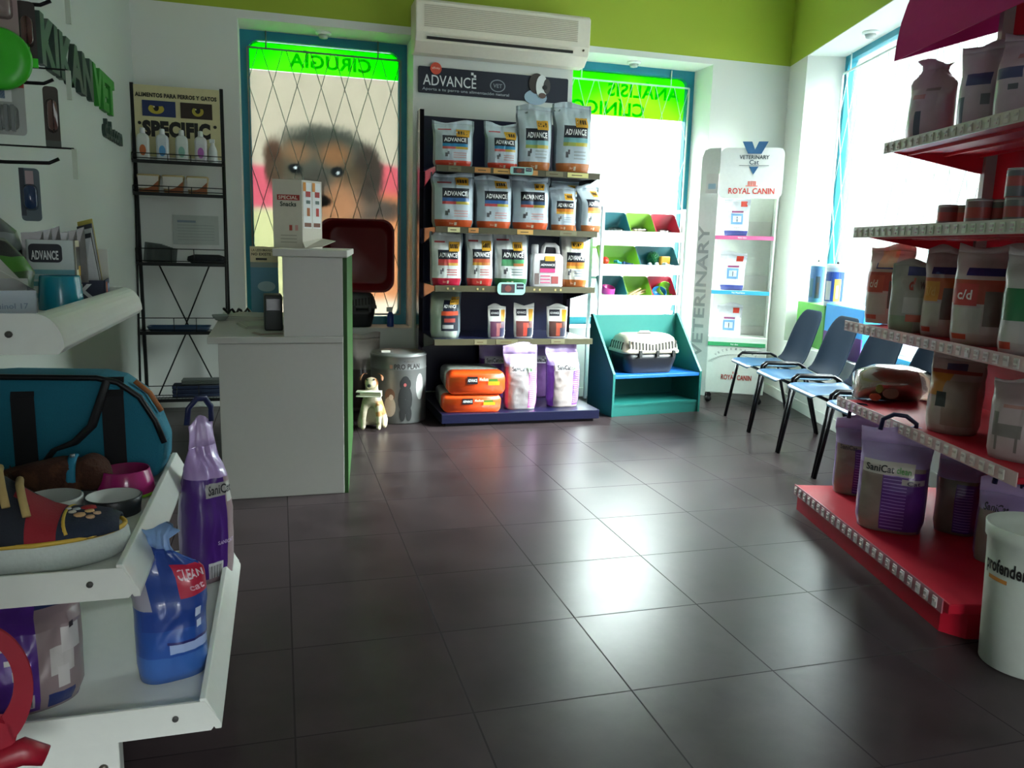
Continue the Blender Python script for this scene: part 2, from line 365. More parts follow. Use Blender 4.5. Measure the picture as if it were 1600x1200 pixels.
# puppy picture on the window poster, painted as soft patches in poster coordinates (x right 0..1, z up 0..1)
def puppy(u, v):
    X = 393+u*231; Yp = 496-v*374                     # poster pixels
    n = noise.noise(Vector((X*.05, Yp*.05, 3)))*8; fz = noise.noise(Vector((X*.35, Yp*.12, 9)))*.12
    c = lin('d2cbbf')
    def el(cx, cy, rx, ry, hx, soft=.25, amt=1):
        nonlocal c
        d = sqrt(((X+n*.4-cx)/rx)**2+((Yp+n*.4-cy)/ry)**2)
        c = mixc(c, lin(hx) if isinstance(hx, str) else hx, amt*(1-sstep(1-soft, 1+soft, d+fz)))
    def zone(cond, hx, t): 
        nonlocal c
        if cond: c = mixc(c, lin(hx), t)
    left = sstep(255, 268, Yp+n*.3)*(1-sstep(318, 332, Yp))*(1-sstep(430, 470, X)); c = mixc(c, lin('dc8f9c'), left*.95)
    c = mixc(c, lin('dcdabb'), sstep(322, 336, Yp)*(1-sstep(430, 500, X)))
    right = sstep(243, 256, Yp-(X-590)*.15+n*.3)*sstep(540, 575, X); c = mixc(c, lin('dc939a'), right)
    c = mixc(c, lin('d8a788'), right*sstep(285, 310, Yp))
    low = sstep(330, 350, Yp)*sstep(470, 520, X); c = mixc(c, lin('e2b697'), low)
    c = mixc(c, lin('efe3d6'), sstep(455, 475, Yp+n))
    el(560, 322, 75, 20, '8a827c', .4); el(520, 300, 62, 42, 'a3968a', .4)
    el(506, 256, 80, 56, '85867f', .16); el(428, 258, 15, 38, '86756a', .3); el(574, 268, 24, 44, '7a736d', .25)
    el(497, 215, 50, 18, '777a74', .5, .7)
    el(462, 240, 22, 15, 'b79a80', .6, .7); el(521, 240, 24, 18, 'b8977a', .6, .8)
    el(445, 268, 22, 18, '8f8678', .6, .6); el(542, 274, 22, 20, '94836f', .6, .6)
    el(525, 318, 34, 36, 'c9a68c', .5, .85); el(492, 285, 22, 20, '7f7b75', .5, .8)
    el(460, 264, 10, 8, '55595a', .3); el(525, 266, 10, 8, '55595a', .3); el(461, 263, 2.6, 2.4, 'eef3f5', .4); el(526, 268, 2.6, 2.4, 'eef3f5', .4)
    el(500, 312, 14, 9, '4c4846', .3)
    return c
win1 = struct(frame_mesh(*W1, .062, .30, .36, T(0, YB, 0)).build('window_1', TEAL)); I = T(0, YB, 0)
fx0, fx1, fz0 = W1[0]+.05, W1[1]-.05, W1[2]+.05
POSTER = film('backlit_poster', .36); BANDF = film('backlit_green_film', .4)
grid_film('poster_film', fx0, fx1, fz0, 2.43, .345, 110, 200, puppy, POSTER, I, win1)['label'] = 'backlit puppy poster film'
lum = lin('3bf01c')
grid_film('green_band_film', fx0, fx1, 2.432, 2.625, .345, 30, 8, lambda u, v: mixc(lin('7dff3c'), lum, sstep(.25, .6, abs(u-.42)+.3*v)), BANDF, I, win1)
t_ = MB(); text(t_, 'CIRUGÍA', (.0, YB+.340, 2.468), (1, 0, 0), (0, 0, 1), w=.60, h=.125, col='0d8a14', bold=.03)
for i, p in enumerate(t_.v): t_.v[i] = (.70-p[0]+.0, p[1], p[2])
DGF = film('dark_green_letters', 1.1); t_.build('lettering', DGF, win1)
MB().box(fx0, fx1, .352, .356, W1[2]+.05, W1[3]-.05, 'ffffff', 0, I).build('glass_pane', GLASS, win1)
grille(fx0, fx1, W1[2]+.08, 2.57, .29, I, GRILL, parent=win1)
win2 = struct(frame_mesh(*W2, .062, .30, .36, T(0, YB, 0)).build('window_2', TEAL))
gx0, gx1 = W2[0]+.05, W2[1]-.05
grid_film('green_band_film', gx0, gx1, 2.30, 2.64, .345, 30, 10, lambda u, v: mixc(lin('b4ff4a'), lin('62f51c'), sstep(.3, .65, abs(u-.55)*.8+.55*v)), BANDF, I, win2)
t_ = MB(); text(t_, 'ANÁLISIS', (0, YB+.340, 2.455), (1, 0, 0), (0, 0, 1), w=.66, h=.135, col='0d9a14', bold=.03)
text(t_, 'CLÍNICO', (.32, YB+.340, 2.305), (1, 0, 0), (0, 0, 1), w=.66, h=.135, col='0d9a14', bold=.03)
for i, p in enumerate(t_.v): t_.v[i] = (3.29-p[0], p[1], p[2])
t_.build('lettering', DGF, win2)
MB().box(gx0, gx1, .352, .356, W2[2]+.05, W2[3]-.05, 'ffffff', 0, I).build('glass_pane', GLASS, win2)
grille(gx0, gx1, W2[2]+.08, 2.56, .29, I, GRILLW, parent=win2)
win3 = struct(frame_mesh(*WR, .045, .30, .36, RWM).build('window_3', TEAL))
MB().box(WR[0]+.05, WR[1]-.05, .352, .356, WR[2]+.05, WR[3]-.05, 'ffffff', 0, RWM).build('glass_pane', GLASS, win3)
grille(WR[0]+.05, WR[1]-.05, WR[2]+.08, 2.60, .27, RWM, GRILLW, parent=win3)
fill_door = struct(frame_mesh(0, 1.1, 0, 2.3, .07, 0, .06, T(0, YR-.15, 0)).build('fill_door_1', TEAL))  # unseen glazed doorway, added to let in fill light from behind
MB().box(.06, 1.04, .03, .035, .06, 2.24, 'ffffff', 0, T(0, YR-.15, 0)).build('glass_pane', clearm('fill_door_glass', 'fafcfb', .1), fill_door)
for nm, tf, x, z, lb in (('a', I, .34, W1[3], 'small white spotlight on the soffit above the puppy poster window'), ('b', I, 2.78, W2[3], 'small white spotlight on the soffit above the clinical analysis window'), ('c', RWM, 1.12, WR[3], 'small white spotlight on the soffit of the bright right window')):
    p = tf @ Vector((x, .17, z)); t = thing('spotlight', lb, 'light', p, 0, 'soffit spotlights')
    MB().lathe([(.055, 0), (.055, -.012), (.04, -.018)], n=20, col='e6e6e0').build('trim_ring', WHITEP, t)
    MB().lathe([(.038, -.018), (.03, -.04), (.0, -.046)], n=16, col='b9bdb8').build('lens', M('aeb3b0', .25), t)
# lettering on the left wall
t = thing('wall_lettering', 'raised dark and green shop name lettering on the left wall', 'sign', (XL, 3.72, 1.87))
text(mb := MB(), 'KIKAN', (.012, 0, 0), (0, 1, 0), (0, 0, 1), w=.93, h=.20, col='1d2f2a', bold=.05, ext=.012); mb.build('dark_letters', M('2b4039', .5), t)
text(mb := MB(), 'VET', (.012, .95, 0), (0, 1, 0), (0, 0, 1), w=.55, h=.20, col='1f7a1a', bold=.05, ext=.012); mb.build('green_letters', M('1f7f1c', .5), t)
text(mb := MB(), 'd.d.com', (.010, 1.2, -.135), (0, 1, 0), (0, 0, 1), w=.5, h=.10, col='2b3a36', bold=.03, ext=.010); mb.build('small_letters', M('2b4039', .5), t)
# air conditioner on the back wall
t = thing('air_conditioner', 'beige air conditioner on the wall above the bag display', 'air conditioner', (.945, YB, 2.55))
prof = [(0, .04), (0, .34), (-.2, .34), (-.225, .32), (-.225, .12), (-.20, .06), (-.12, 0), (-.02, 0)]
MB().prism(prof, 'x', 0, 1.3, 'cfc5b2').build('housing', M('e2d9c8', .5, name='aged_plastic'), t, bevel=.008)
mb = MB()
for k in range(12): mb.box(.06, 1.2, -.2285, -.222, .155+.0125*k, .160+.0125*k, 'b0a692')
mb.build('intake_grille', M('b5ab97', .5), t)
mb = MB().box(.08, 1.17, -.2045, -.165, .05, .068, '1a1714', 0, T(0, -.014, .025)); mb.build('air_outlet', M('17130f', .6), t)
MB().box(.09, 1.16, -.232, -.222, .10, .106, 'd8cfbc').build('louver', M('d8cfbc', .5), t)
MB().lathe([(.008, 0), (.008, -.01)], n=10, col='3a2018', tf=T(1.25, -.224, .10) @ Matrix.Rotation(pi/2, 4, 'X')).build('indicator', M('40241c', .3), t)
# banner
t = thing('banner', 'long dark navy dog food banner under the air conditioner', 'banner', (1.0, YB-.004, 2.30))
mb = MB().prism(rrect(0, 1.16, 0, .185, .012), 'y', -.006, 0, '1b1f30'); mb.build('board', CARD, t)
mb = MB(); text(mb, 'ADVANCE', (.035, -.008, .055), (1, 0, 0), (0, 0, 1), w=.40, h=.075, col='e4e6e8', bold=.005)
text(mb, 'Aporta a tu perro una alimentación natural', (.03, -.008, .014), (1, 0, 0), (0, 0, 1), w=.66, h=.026, col='aeb4bc', bold=.01)
for x, z in ((.395, .15), (.415, .135)): mb.box(x, x+.018, -.0085, -.007, z, z+.018, 'e4e6e8')
mb.prism(ell(.13, .175, .042, .042), 'y', -.012, -.0065, 'd8523a'); text(mb, 'affinity', (.13, -.0125, .175), (1, 0, 0), (0, 0, 1), w=.06, col='f0c0b0', center=True)
mb.loft([[(p[0], -.0075, p[1]) for p in ell(.60, .09, a, b)] for a, b in ((.06, .045), (.052, .038))], '8b9098', 0, False, False)
text(mb, 'VET', (.60, -.0078, .09), (1, 0, 0), (0, 0, 1), w=.07, col='8b9098', center=True)
mb.build('lettering', CARD, t)
mb = MB()
mb.prism(ell(.90, .03, .09, .055), 'y', -.010, -.0065, '9db4c8'); mb.prism(ell(.905, .13, .062, .075), 'y', -.014, -.0065, '3c3330'); mb.prism(ell(.945, .11, .046, .085), 'y', -.017, -.0065, 'e8e8e8')
mb.prism(ell(.985, .115, .028, .055), 'y', -.018, -.0065, '4a4442'); mb.prism(ell(.968, .105, .02, .018), 'y', -.020, -.0065, '1c1a1a'); mb.prism(ell(.95, .045, .03, .02), 'y', -.019, -.0065, '6a5048')
mb.build('dog_cutout', CARD, t)
# ================================================================ navy gondola with dog food
NAVY = M('0c1030', .35, coat=.3, name='navy_steel'); PANELM = M('2a2430', .12, metal=.75, grain=.02, name='polished_side_panel')
DL, DR, DB, DF = 1.0, 2.15, 5.95, 5.30
SH = [1.715, 1.32, .93, .565]
t = thing('display_shelf', 'navy steel gondola shelf stocked with dog food between the two windows', 'shelf', ((DL+DR)/2, DB, 0)); gon = t
lx = lambda x: x-(DL+DR)/2
ly = lambda y: y-DB
MB().box(lx(DL), lx(DR), ly(DB-.03), 0, .1, 2.12).build('back_panel', NAVY, t)
for x in (DL-.02, DR-.01): MB().box(lx(x), lx(x)+.03, ly(DB-.12), 0, 0, 2.15).build('side_panel', PANELM, t)
tagc = ['d9d38a', 'd0a05a', '6d6a50', 'd8d2a0', 'c98a50', '7a765c']
for i, z in enumerate(SH):
    s = MB().box(lx(DL+.01), lx(DR-.01), ly(DF), ly(DB-.03), z-.025, z).build('shelf', NAVY, t, bevel=.003)
    for x in (DL, DR-.008): MB().prism([(ly(DB-.1), z-.12), (ly(DB-.1), z), (ly(DF+.02), z), (ly(DF+.02), z-.03)], 'x', lx(x), lx(x)+.008).build('bracket', PANELM, s)
    r = MB().box(lx(DL), lx(DR), ly(DF)-.012, ly(DF)-.001, z-.035, z+.006, '54503c')
    rnd = random.Random(i+3); x = DL+.08
    while x < DR-.2:
        w = rnd.uniform(.06, .16)
        if rnd.random() < .75 and i != 2: r.box(lx(x), lx(x+w), ly(DF)-.0145, ly(DF)-.012, z-.03, z+.002, rnd.choice(tagc)); r.box(lx(x+w*.2), lx(x+w*.7), ly(DF)-.0155, ly(DF)-.0145, z-.018, z-.012, '5a4a30')
        elif i == 2: r.box(lx(x), lx(x+.012), ly(DF)-.0145, ly(DF)-.012, z-.022, z-.008, 'b9a670'); r.box(lx(x+.04), lx(x+.052), ly(DF)-.0145, ly(DF)-.012, z-.022, z-.008, 'b9a670')
        x += w+rnd.uniform(.02, .1)
    r.build('price_rail', M('ATTR', .4, name='price_rail_plastic'), s)
b = MB().box(lx(DL+.02), lx(DR+.005), ly(5.115), ly(DB), .02, .085).build('base_deck', NAVY, t, bevel=.004)
MB().box(lx(DL+.05), lx(DR-.03), ly(5.14), ly(DB), 0, .02).build('plinth', BLACKM, b)
# small hanging shelf cards
for (px, py, yy, w, h, lb, sh) in ((815, 267, DF-.02, .16, .05, 'small pale green card clipped to the top display shelf edge', 0), (799, 451, DF-.02, .20, .085, 'rounded pale green dog picture card hanging from the third display shelf', 1)):
    p = atY(px, py, yy); k = thing('shelf_card', lb, 'card', p)
    pl = rrect(-w/2, w/2, -h/2, h/2, .012 if not sh else .03); MB().prism(pl, 'y', -.002, .002, '9fd0c4').build('card', CARD, k)
    m_ = MB().box(-w*.36, w*.12, -.0035, -.002, -h*.34, h*.36, '3a2c34'); m_.prism(ell(-w*.12, -.0, w*.12, h*.25), 'y', -.0045, -.002, '7a3a34'); m_.box(w*.18, w*.44, -.0035, -.002, -h*.05, h*.4, '22283a')
    text(m_, 'ADVANCE', (w*.2, -.004, h*.12), (1, 0, 0), (0, 0, 1), w=w*.22, col='e0e0e0'); m_.build('picture', CARD, k)
# printed bag designs
def adv(body, foot, band, lab='1a1c2a', extra=(), txt='ADVANCE', lab_v=.50, dog=None):
    pr = [(-.9, 0, .9, .145, foot), (-.55, lab_v, .72, lab_v+.17, lab), (-.55, lab_v-.07, .72, lab_v-.005, band[0]), (-.55, lab_v-.12, .72, lab_v-.07, band[1]), (.1, lab_v-.12, .72, lab_v-.07, band[2])]
    pr += [(.0, .2+.045*k, .65, .222+.045*k, band[3]) for k in range(3)]
    pr += [(-.42, .22, -.28, .30, '5a5a60'), (-.30, .27, -.20, .33, '5a5a60'), (.02, .045, .14, .10, 'd8c8b0')]
    wd = [(txt, -.48, lab_v+.03, 1.12, .085, 'f2f2f2', .03), ('2kg', -.25, .05, .22, .045, 'f0c0a0')]
    pr += list(extra)
    return pr, wd
BLUE = ('2f5f9e', 'c8484a', 'b9a83a', 'd9a8a8'); SKY_ = ('2a86b4', 'd0605a', 'c8a53a', 'c9a0a0'); LT = ('7fb8bd', 'a9b55a', 'c8b84a', 'a9b4b8'); RD = ('d84a4a', 'c85a4a', 'd0a04a', 'd87a80'); OR = ('d9822f', 'e0b04a', 'd9a03a', '9aa4b0'); GR = ('4fa06a', '5a9a6a', 'c07a4a', '8a9a9a')
SILV, SILW = 'c9d6e0', 'e6e8e8'
def rowbag(px0, px1, py0, y, z, d, label, prw, base=SILV, seed=0, hs=None, st=(.14, 0.64, .80, 0.82), tw=0, rz=None, lean=-.08, **kw):
    p0, p1 = atY(px0, 300, y), atY(px1, 300, y); w = (p1.x-p0.x); top = atY((px0+px1)/2, py0, y).z
    h = max(.15, top-z); pr, wd = prw
    return bag('dog_food_bag', label, 'bag', ((p0.x+p1.x)/2, y+d/2, z), rz if rz is not None else random.Random(seed).uniform(-.1, .03)-.08, w*.97, d, h, base, pr, wd, side='7f8c94', seed=seed, lean=lean,
        sticker=(*st, 'e0a52a') if st else None, twist=tw, back='7a868c', group='silver dog food bags on the display', **kw)
Y0 = DF+.05
red4 = [(-.75, .80, -.1, .83, 'c8474f')]
rowbag(679, 742, 186, Y0, SH[0], .16, 'silver dog food bag with red foot at the left of the top shelf', adv(SILV, 'd8452c', SKY_, extra=red4), seed=1)
rowbag(760, 812, 190, Y0, SH[0], .15, 'silver dog food bag with red foot, second along the top shelf', adv(SILV, 'd8452c', SKY_, extra=red4), seed=2)
rowbag(810, 864, 160, Y0, SH[0], .17, 'tall crinkled silver bag with brown foot, third along the top shelf', adv(SILV, 'b96a2e', LT, lab_v=.46), seed=3, st=(.1, 0.61, .75, 0.76), amp=.010, tw=-.12)
rowbag(868, 925, 157, Y0, SH[0], .17, 'tall silver bag with brown foot at the right of the top shelf', adv(SILV, 'b96a2e', LT, lab_v=.50), seed=4, st=(.1, 0.64, .75, 0.79), amp=.009)
Y0 = DF+.035
rowbag(678, 745, 268, Y0, SH[1], .18, 'plump silver bag with blue stripe and orange foot at the left of the second shelf', adv(SILV, 'cf5524', BLUE, extra=red4, lab_v=.54), seed=5, st=(.1, 0.77, .72, 0.92), shoulder=.7)
rowbag(745, 805, 274, Y0, SH[1], .18, 'plump silver bag with blue stripe, second along the second shelf', adv(SILV, 'cf5524', BLUE, lab_v=.54), seed=6, st=(.1, 0.77, .72, 0.92), shoulder=.7)
rowbag(803, 864, 275, Y0, SH[1], .18, 'shiny silver bag with navy stripe and dog print, third along the second shelf', adv(SILV, 'cf5524', ('2c4a70', 'c8503a', 'c0a03a', 'd9a8a8'), lab_v=.54), seed=7, st=(.2, 0.75, .72, 0.88), shoulder=.7, amp=.010)
rowbag(866, 913, 278, DF+.30, SH[1], .12, 'silver bag mostly hidden behind the two small ones on the second shelf', adv(SILV, 'b9672e', OR), seed=9, st=(.1, 0.71, .7, 0.88))
rowbag(864, 905, 290, Y0, SH[1], .13, 'small silver bag with orange stripe, fourth along the second shelf', adv(SILV, 'b9672e', OR, lab_v=.50), seed=8, st=(.1, 0.69, .72, 0.84), amp=.008)
rowbag(907, 945, 288, Y0, SH[1], .13, 'small tilted silver bag overhanging the right end of the second shelf', adv(SILV, 'a8602e', OR, lab_v=.52), seed=10, st=(.1, 0.75, .75, 0.88), amp=.008, rz=.18)
rowbag(676, 727, 362, Y0, SH[2], .15, 'white dog food bag with crimson foot at the left of the third shelf', adv(SILW, 'c2203e', RD, extra=red4), base=SILW, seed=11)
rowbag(732, 777, 360, Y0, SH[2], .15, 'white dog food bag with scarlet foot, second along the third shelf', adv(SILW, 'd03a34', ('c8552f', 'd9a03a', 'c87a3a', 'd98a8a'), extra=red4), base=SILW, seed=12)
rowbag(776, 833, 358, Y0, SH[2], .16, 'white dog food bag with green foot in the middle of the third shelf', adv(SILW, '2f6e3c', GR, extra=red4, lab_v=.48), base=SILW, seed=13, st=(.1, 0.63, .6, 0.78))
rowbag(884, 928, 362, Y0, SH[2], .15, 'leaning white bag with orange sticker at the right end of the third shelf', adv('cfcabf', 'b9672e', OR, lab_v=.46), base='d8d4cc', seed=15, st=(-.2, .70, .62, .82), amp=.010, rz=-.25)
# jerrycan on the third shelf
p0, p1 = atY(831, 430, Y0+.01), atY(881, 430, Y0+.01); w = p1.x-p0.x; zt = atY(850, 374, Y0).z-SH[2]
t = thing('jerrycan', 'white plastic jerrycan with pink label among the bags on the third shelf', 'canister', ((p0.x+p1.x)/2, Y0+.08, SH[2]), -.06)
WPL = M('d9d4d6', .4, name='white_polyethylene'); H_ = zt*.86
rings = []
for z, k in ((0, .9), (.01, 1), (H_*.62, 1), (H_*.74, .97), (H_*.80, .86), (H_*.82, .8)): rings.append([(p[0]*k, p[1]*k, z) for p in rrect(-w/2, w/2, -.07, .07, .025)])
MB().loft(rings, 'd9d4d6').build('body', WPL, t)
MB().tube([(-w*.10, 0, H_*.79), (-w*.06, 0, H_*.98), (.0, 0, H_*1.04), (w*.28, 0, H_*1.03), (w*.36, 0, H_*.98), (w*.40, 0, H_*.76)], .016, 8, 'd9d4d6').build('handle', WPL, t)
MB().lathe([(.026, H_*.80), (.026, H_*1.02), (.022, H_*1.04)], c=(-w*.33, 0, 0), n=14, col='c9c9cc').build('screw_cap', WPL, t)
m_ = MB().box(-.055, .055, -.0725, -.0705, H_*.36, H_*.66, '1c1c28'); m_.box(-.055, .055, -.073, -.0705, H_*.36, H_*.46, 'c83a78'); text(m_, 'ADVANCE', (-.05, -.0735, H_*.52), (1, 0, 0), (0, 0, 1), w=.1, col='eeeeee', bold=.03)
m_.box(-.02, .05, -.0735, -.0705, H_*.64, H_*.76, 'e0a52a')
for k in range(3): m_.box(-.05, .02, -.0725, -.0705, H_*(.1+.08*k), H_*(.13+.08*k), 'c8567e')
m_.box(.03, .08, -.0725, -.0705, H_*.09, H_*.27, 'a04a4a'); m_.box(-.09, -.06, -.0725, -.0705, H_*.07, H_*.34, '6a5a58')
m_.build('label', CARD, t)
# fourth shelf
rowbag(678, 727, 452, DF+.10, SH[3], .20, 'grey green bag with orange panel at the left of the fourth shelf', ([(-.1, .15, .95, .47, '1c2030'), (-.1, .47, .95, .56, 'd8512f'), (.0, .56, .9, .78, '20243a'), (.0, .2, .7, .28, 'b9b9b9'), (.1, .33, .8, .41, 'a8423a')], [('ADVANCE', .05, .62, .8, .07, 'eeeeee', .03)]), base='b4bdb0', seed=16, st=(.45, 0.69, .95, 0.84), shoulder=.75, rz=-.35)
def pouch(px0, px1, py0, label, cols, seed, rz=0):
    y = DF+.12; p0, p1 = atY(px0, 500, y), atY(px1, 500, y); w = p1.x-p0.x; h = atY(px0, py0, y).z-SH[3]
    bag('treat_pouch', label, 'pouch', ((p0.x+p1.x)/2, y+.03, SH[3]), rz, w, .05, h, 'd9d6d2', [(-.8, .02, .85, .5, cols[0]), (-.1, .05, .45, .45, cols[1]), (.3, .02, .85, .3, cols[2]), (-.75, .66, .25, .86, '1a1a26'), (.45, .5, .9, .86, 'd8992a')], [('ADVANCE', -.68, .72, .85, .07, 'eeeeee', .03)], seed=seed, shoulder=.2, seal=.1, amp=.003, group='small treat pouches')
pouch(764, 791, 477, 'small treat pouch with purple print, left of the three pouches', ('5a2f4a', '9a5a5a', '2a2a4a'), 21, .05)
pouch(805, 835, 476, 'small treat pouch with a bright glint, middle of the three pouches', ('6a3a3a', 'c84a3a', '2a3040'), 22, -.06)
pouch(857, 887, 477, 'small treat pouch with dark dog print, right of the three pouches', ('4a2f2a', 'b0503a', '3a3a4a'), 23, -.12)
# base deck: two orange sacks lying flat, two litter bags
def orange(px0, px1, pyt, pyb, y, label, z=None):
    p0, p1 = atY(px0, pyb, y), atY(px1, pyb, y); w = p1.x-p0.x; z0 = z if z is not None else .085; h = atY(px0, pyt, y).z-z0
    t = thing('dog_food_sack', label, 'sack', ((p0.x+p1.x)/2, y, z0), -.06, 'orange sacks lying on the display base')
    rings = []
    for k, (yy, a, b) in enumerate(((0, .96, .93), (.02, 1, 1), (.10, 1.0, 1.05), (.25, .98, 1.06), (.42, .95, 1.0), (.5, .93, .9))):
        r = []
        for q in rrect(-w/2*a, w/2*a, 0, h*b, h*.28): r.append((q[0]+.004*noise.noise(Vector((q[0]*20, yy*9, q[1]*20))), yy+.006*noise.noise(Vector((q[0]*9, 3, q[1]*22))), max(0, q[1]+.006*noise.noise(Vector((q[0]*15+5, yy*9, q[1]*9))))))
        rings.append(r)
    n = len(rings[0])
    MB().loft(rings[2:], '6d706a', 0, True, True).build('body', FOIL, t)
    m_ = MB().loft(rings[:3], 'e04a12', 0, True, True)
    for (u0, v0, u1, v1, c) in ((-.34, .48, .02, .82, '221c22'), (.38, .42, .78, .60, 'd9b52a'), (.40, .60, .72, .72, '5a8a3a'), (-.8, .08, .8, .10, 'c04418')): m_.add([(u0*w/2, -.006, v0*h), (u1*w/2, -.006, v0*h), (u1*w/2, -.006, v1*h), (u0*w/2, -.006, v1*h)], [(0, 1, 2, 3)], c)
    text(m_, 'ADVANCE', (-.32*w/2, -.008, .58*h), (1, 0, 0), (0, 0, 1), w=.32*w/2, h=.14*h, col='eeeeee', bold=.03); text(m_, 'Medium', (.08*w/2, -.008, .62*h), (1, 0, 0), (0, 0, 1), w=.3*w/2, h=.16*h, col='f2e6d8', bold=.02)
    m_.build('printed_end', FOIL, t); return h
hh = orange(692, 782, 619, 650, 5.16, 'bright orange dog food sack lying flat on the display base, the lower one')
orange(700, 789, 583, 619, 5.16, 'bright orange dog food sack lying flat on top of another', .085+hh*1.0+.004)
LIT = 'b9a4c8'
def litterbag(name_label, loc, rz, w, d, h, seed, base='b0a49c', strip='6a2f96', hand='10143a', **kw):
    pr = [(.38, .03, .95, .66, strip)]+[(.42, .07+.03*k, .92, .078+.03*k, 'd9c8e6') for k in range(18)]+[(-.95, .03, -.82, .66, strip)]+[(-1, .66, 1, 1, 'bfa6d6'), (-.75, .58, .8, .70, 'd8d2d6')]
    wd = [('SaniCat', -.62, .60, .8, .07, '2a2a30', .02), ('clean', .2, .60, .5, .06, '4f9a4a', .02)]
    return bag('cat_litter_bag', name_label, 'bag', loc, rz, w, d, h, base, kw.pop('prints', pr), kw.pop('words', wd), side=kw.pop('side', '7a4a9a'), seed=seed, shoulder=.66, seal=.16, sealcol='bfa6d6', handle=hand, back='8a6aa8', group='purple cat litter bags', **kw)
p = atY(815, 645, 5.20)
litterbag('pink and grey cat litter bag on the display base beside the orange sacks', (p.x, 5.26, .085), -.06, .235, .14, .455, 31, hand=None, base='aba3a6', strip='b35a9c', lean=-.06, amp=.010)
p = atY(883, 640, 5.22)
litterbag('lilac cat litter bag at the right end of the display base', (p.x, 5.30, .085), .12, .24, .15, .455, 32, hand=None, base='a89a98', lean=-.10, amp=.012)
for px, pt, lb, sd in ((775, 560, 'dark purple litter bag deep behind the pink one on the display base', 33), (850, 555, 'dark purple litter bag deep behind the lilac one on the display base', 34)):
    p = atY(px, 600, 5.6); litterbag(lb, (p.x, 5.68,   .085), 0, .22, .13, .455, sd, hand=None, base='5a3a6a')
# ================================================================ teal cabinet, carrier, bin rack
TEALW = M('12665f', .5, name='teal_wood'); BLUEW = M('175fae', .4, coat=.1, name='blue_wood')
A_T = math.atan2(.089, .769)
t = thing('cabinet', 'teal wooden cabinet with slanted sides in front of the colourful bin rack', 'cabinet', (2.298, 5.229, 0), A_T)
CW, CD, CH, SZ = .772, .38, .725, .285
side = [(0, 0), (0, SZ+.03), (CD-.03, CH), (CD, CH), (CD, 0)]
for x in (0, CW-.02): MB().prism(side, 'x', x, x+.02).build('side_panel', TEALW, t, bevel=.002)
MB().box(.02, CW-.02, CD-.018, CD, .0, CH-.012).build('back_panel', TEALW, t)
MB().box(.02, CW-.02, .004, CD-.018, SZ-.005, SZ+.018).build('shelf', BLUEW, t, bevel=.002)
MB().box(.02, CW-.02, .008, CD-.018, .075, .09).build('bottom_board', TEALW, t)
MB().box(.02, CW-.02, .012, .03, 0, .075).build('plinth', TEALW, t)
TM = T(2.298, 5.229, 0) @ RZ(A_T)
# pet carrier
def carrier(label, loc, rz, w, d, h, topc, botc, group=None):
    t = thing('pet_carrier', label, 'pet carrier', loc, rz, group)
    def ring(k, kd, z, r=.06): return [(p[0], p[1], z) for p in rrect(-w/2*k, w/2*k, -d/2*kd, d/2*kd, r)]
    hs = h*.52
    MB().loft([ring(.80, .78, 0), ring(.82, .80, .01), ring(.92, .93, hs*.7), ring(.94, .95, hs), ring(.92, .92, hs)], botc).build('base_tub', M(botc, .4, name='dark_plastic'), t)
    wp = M(topc, .4, name='ivory_plastic')
    up = MB().loft([ring(1, 1, hs+.002), ring(1, 1, hs+.02), ring(.97, .97, hs+.025), ring(.95, .94, hs+(h-hs)*.45), ring(.86, .82, hs+(h-hs)*.82), ring(.76, .66, h*.985), ring(.70, .58, h)], topc).build('lid', wp, t)
    mb = MB(); n = 15
    for i in range(n):
        x = (-.40+.8*i/(n-1))*w; k = abs(i/(n-1)-.5)*2; za = hs+(h-hs)*(.18+.12*k*k); zb = hs+(h-hs)*(.50+.2*k)
        for z0, z1 in ((za, zb),):
            yf = lambda z: -d/2*(.975-.13*max(0, (z-hs-.025)/((h-hs)*.8)))-.004
            mb.loft([[(x-.006, yf(z0), z0), (x+.006, yf(z0), z0), (x+.006, yf(z0)+.006, z0), (x-.006, yf(z0)+.006, z0)], [(x-.006, yf(z1), z1), (x+.006, yf(z1), z1), (x+.006, yf(z1)+.008, z1), (x-.006, yf(z1)+.008, z1)]], '26221e', 0, False)
    mb.build('front_vent_slots', M('2a2622', .8), t); mb = MB()
    for i in range(6):
        y = (-.3+.12*i)*d; za, zb = hs+(h-hs)*.2, hs+(h-hs)*.6; xa, xb = -w/2*.968, -w/2*.925
        mb.loft([[(xa-.003, y-.006, za), (xa-.003, y+.006, za), (xa+.004, y+.006, za), (xa+.004, y-.006, za)], [(xb-.003, y-.006, zb), (xb-.003, y+.006, zb), (xb+.004, y+.006, zb), (xb+.004, y-.006, zb)]], '26221e', 0, False)
    mb.build('side_vent_slots', M('2a2622', .8), t)
    MB().prism(ell(0, 0, w*.13, d*.10), 'z', h-.002, h+.002, '3a332c').build('handle_recess', M('3a332c', .7), t)
    MB().tube([(-w*.12, 0, h+.001), (-w*.07, 0, h+.016), (w*.07, 0, h+.016), (w*.12, 0, h+.001)], .008, 8, topc, flat=.6).build('handle', wp, t)
    for x in (-.22, .08, .36):
        MB().box(x*w-.013, x*w+.013, -d/2*1.0-.008, -d/2+.012, hs-.022, hs+.025, '20201f').build('clip', M('232323', .5), t, bevel=.003)
    return t
p = TM @ Vector((.36, .185, SZ+.019))
carrier('ivory and black pet carrier on the blue shelf of the teal cabinet', p, A_T-.06, .48, .30, .285, 'c8bda8', '1b1c22')
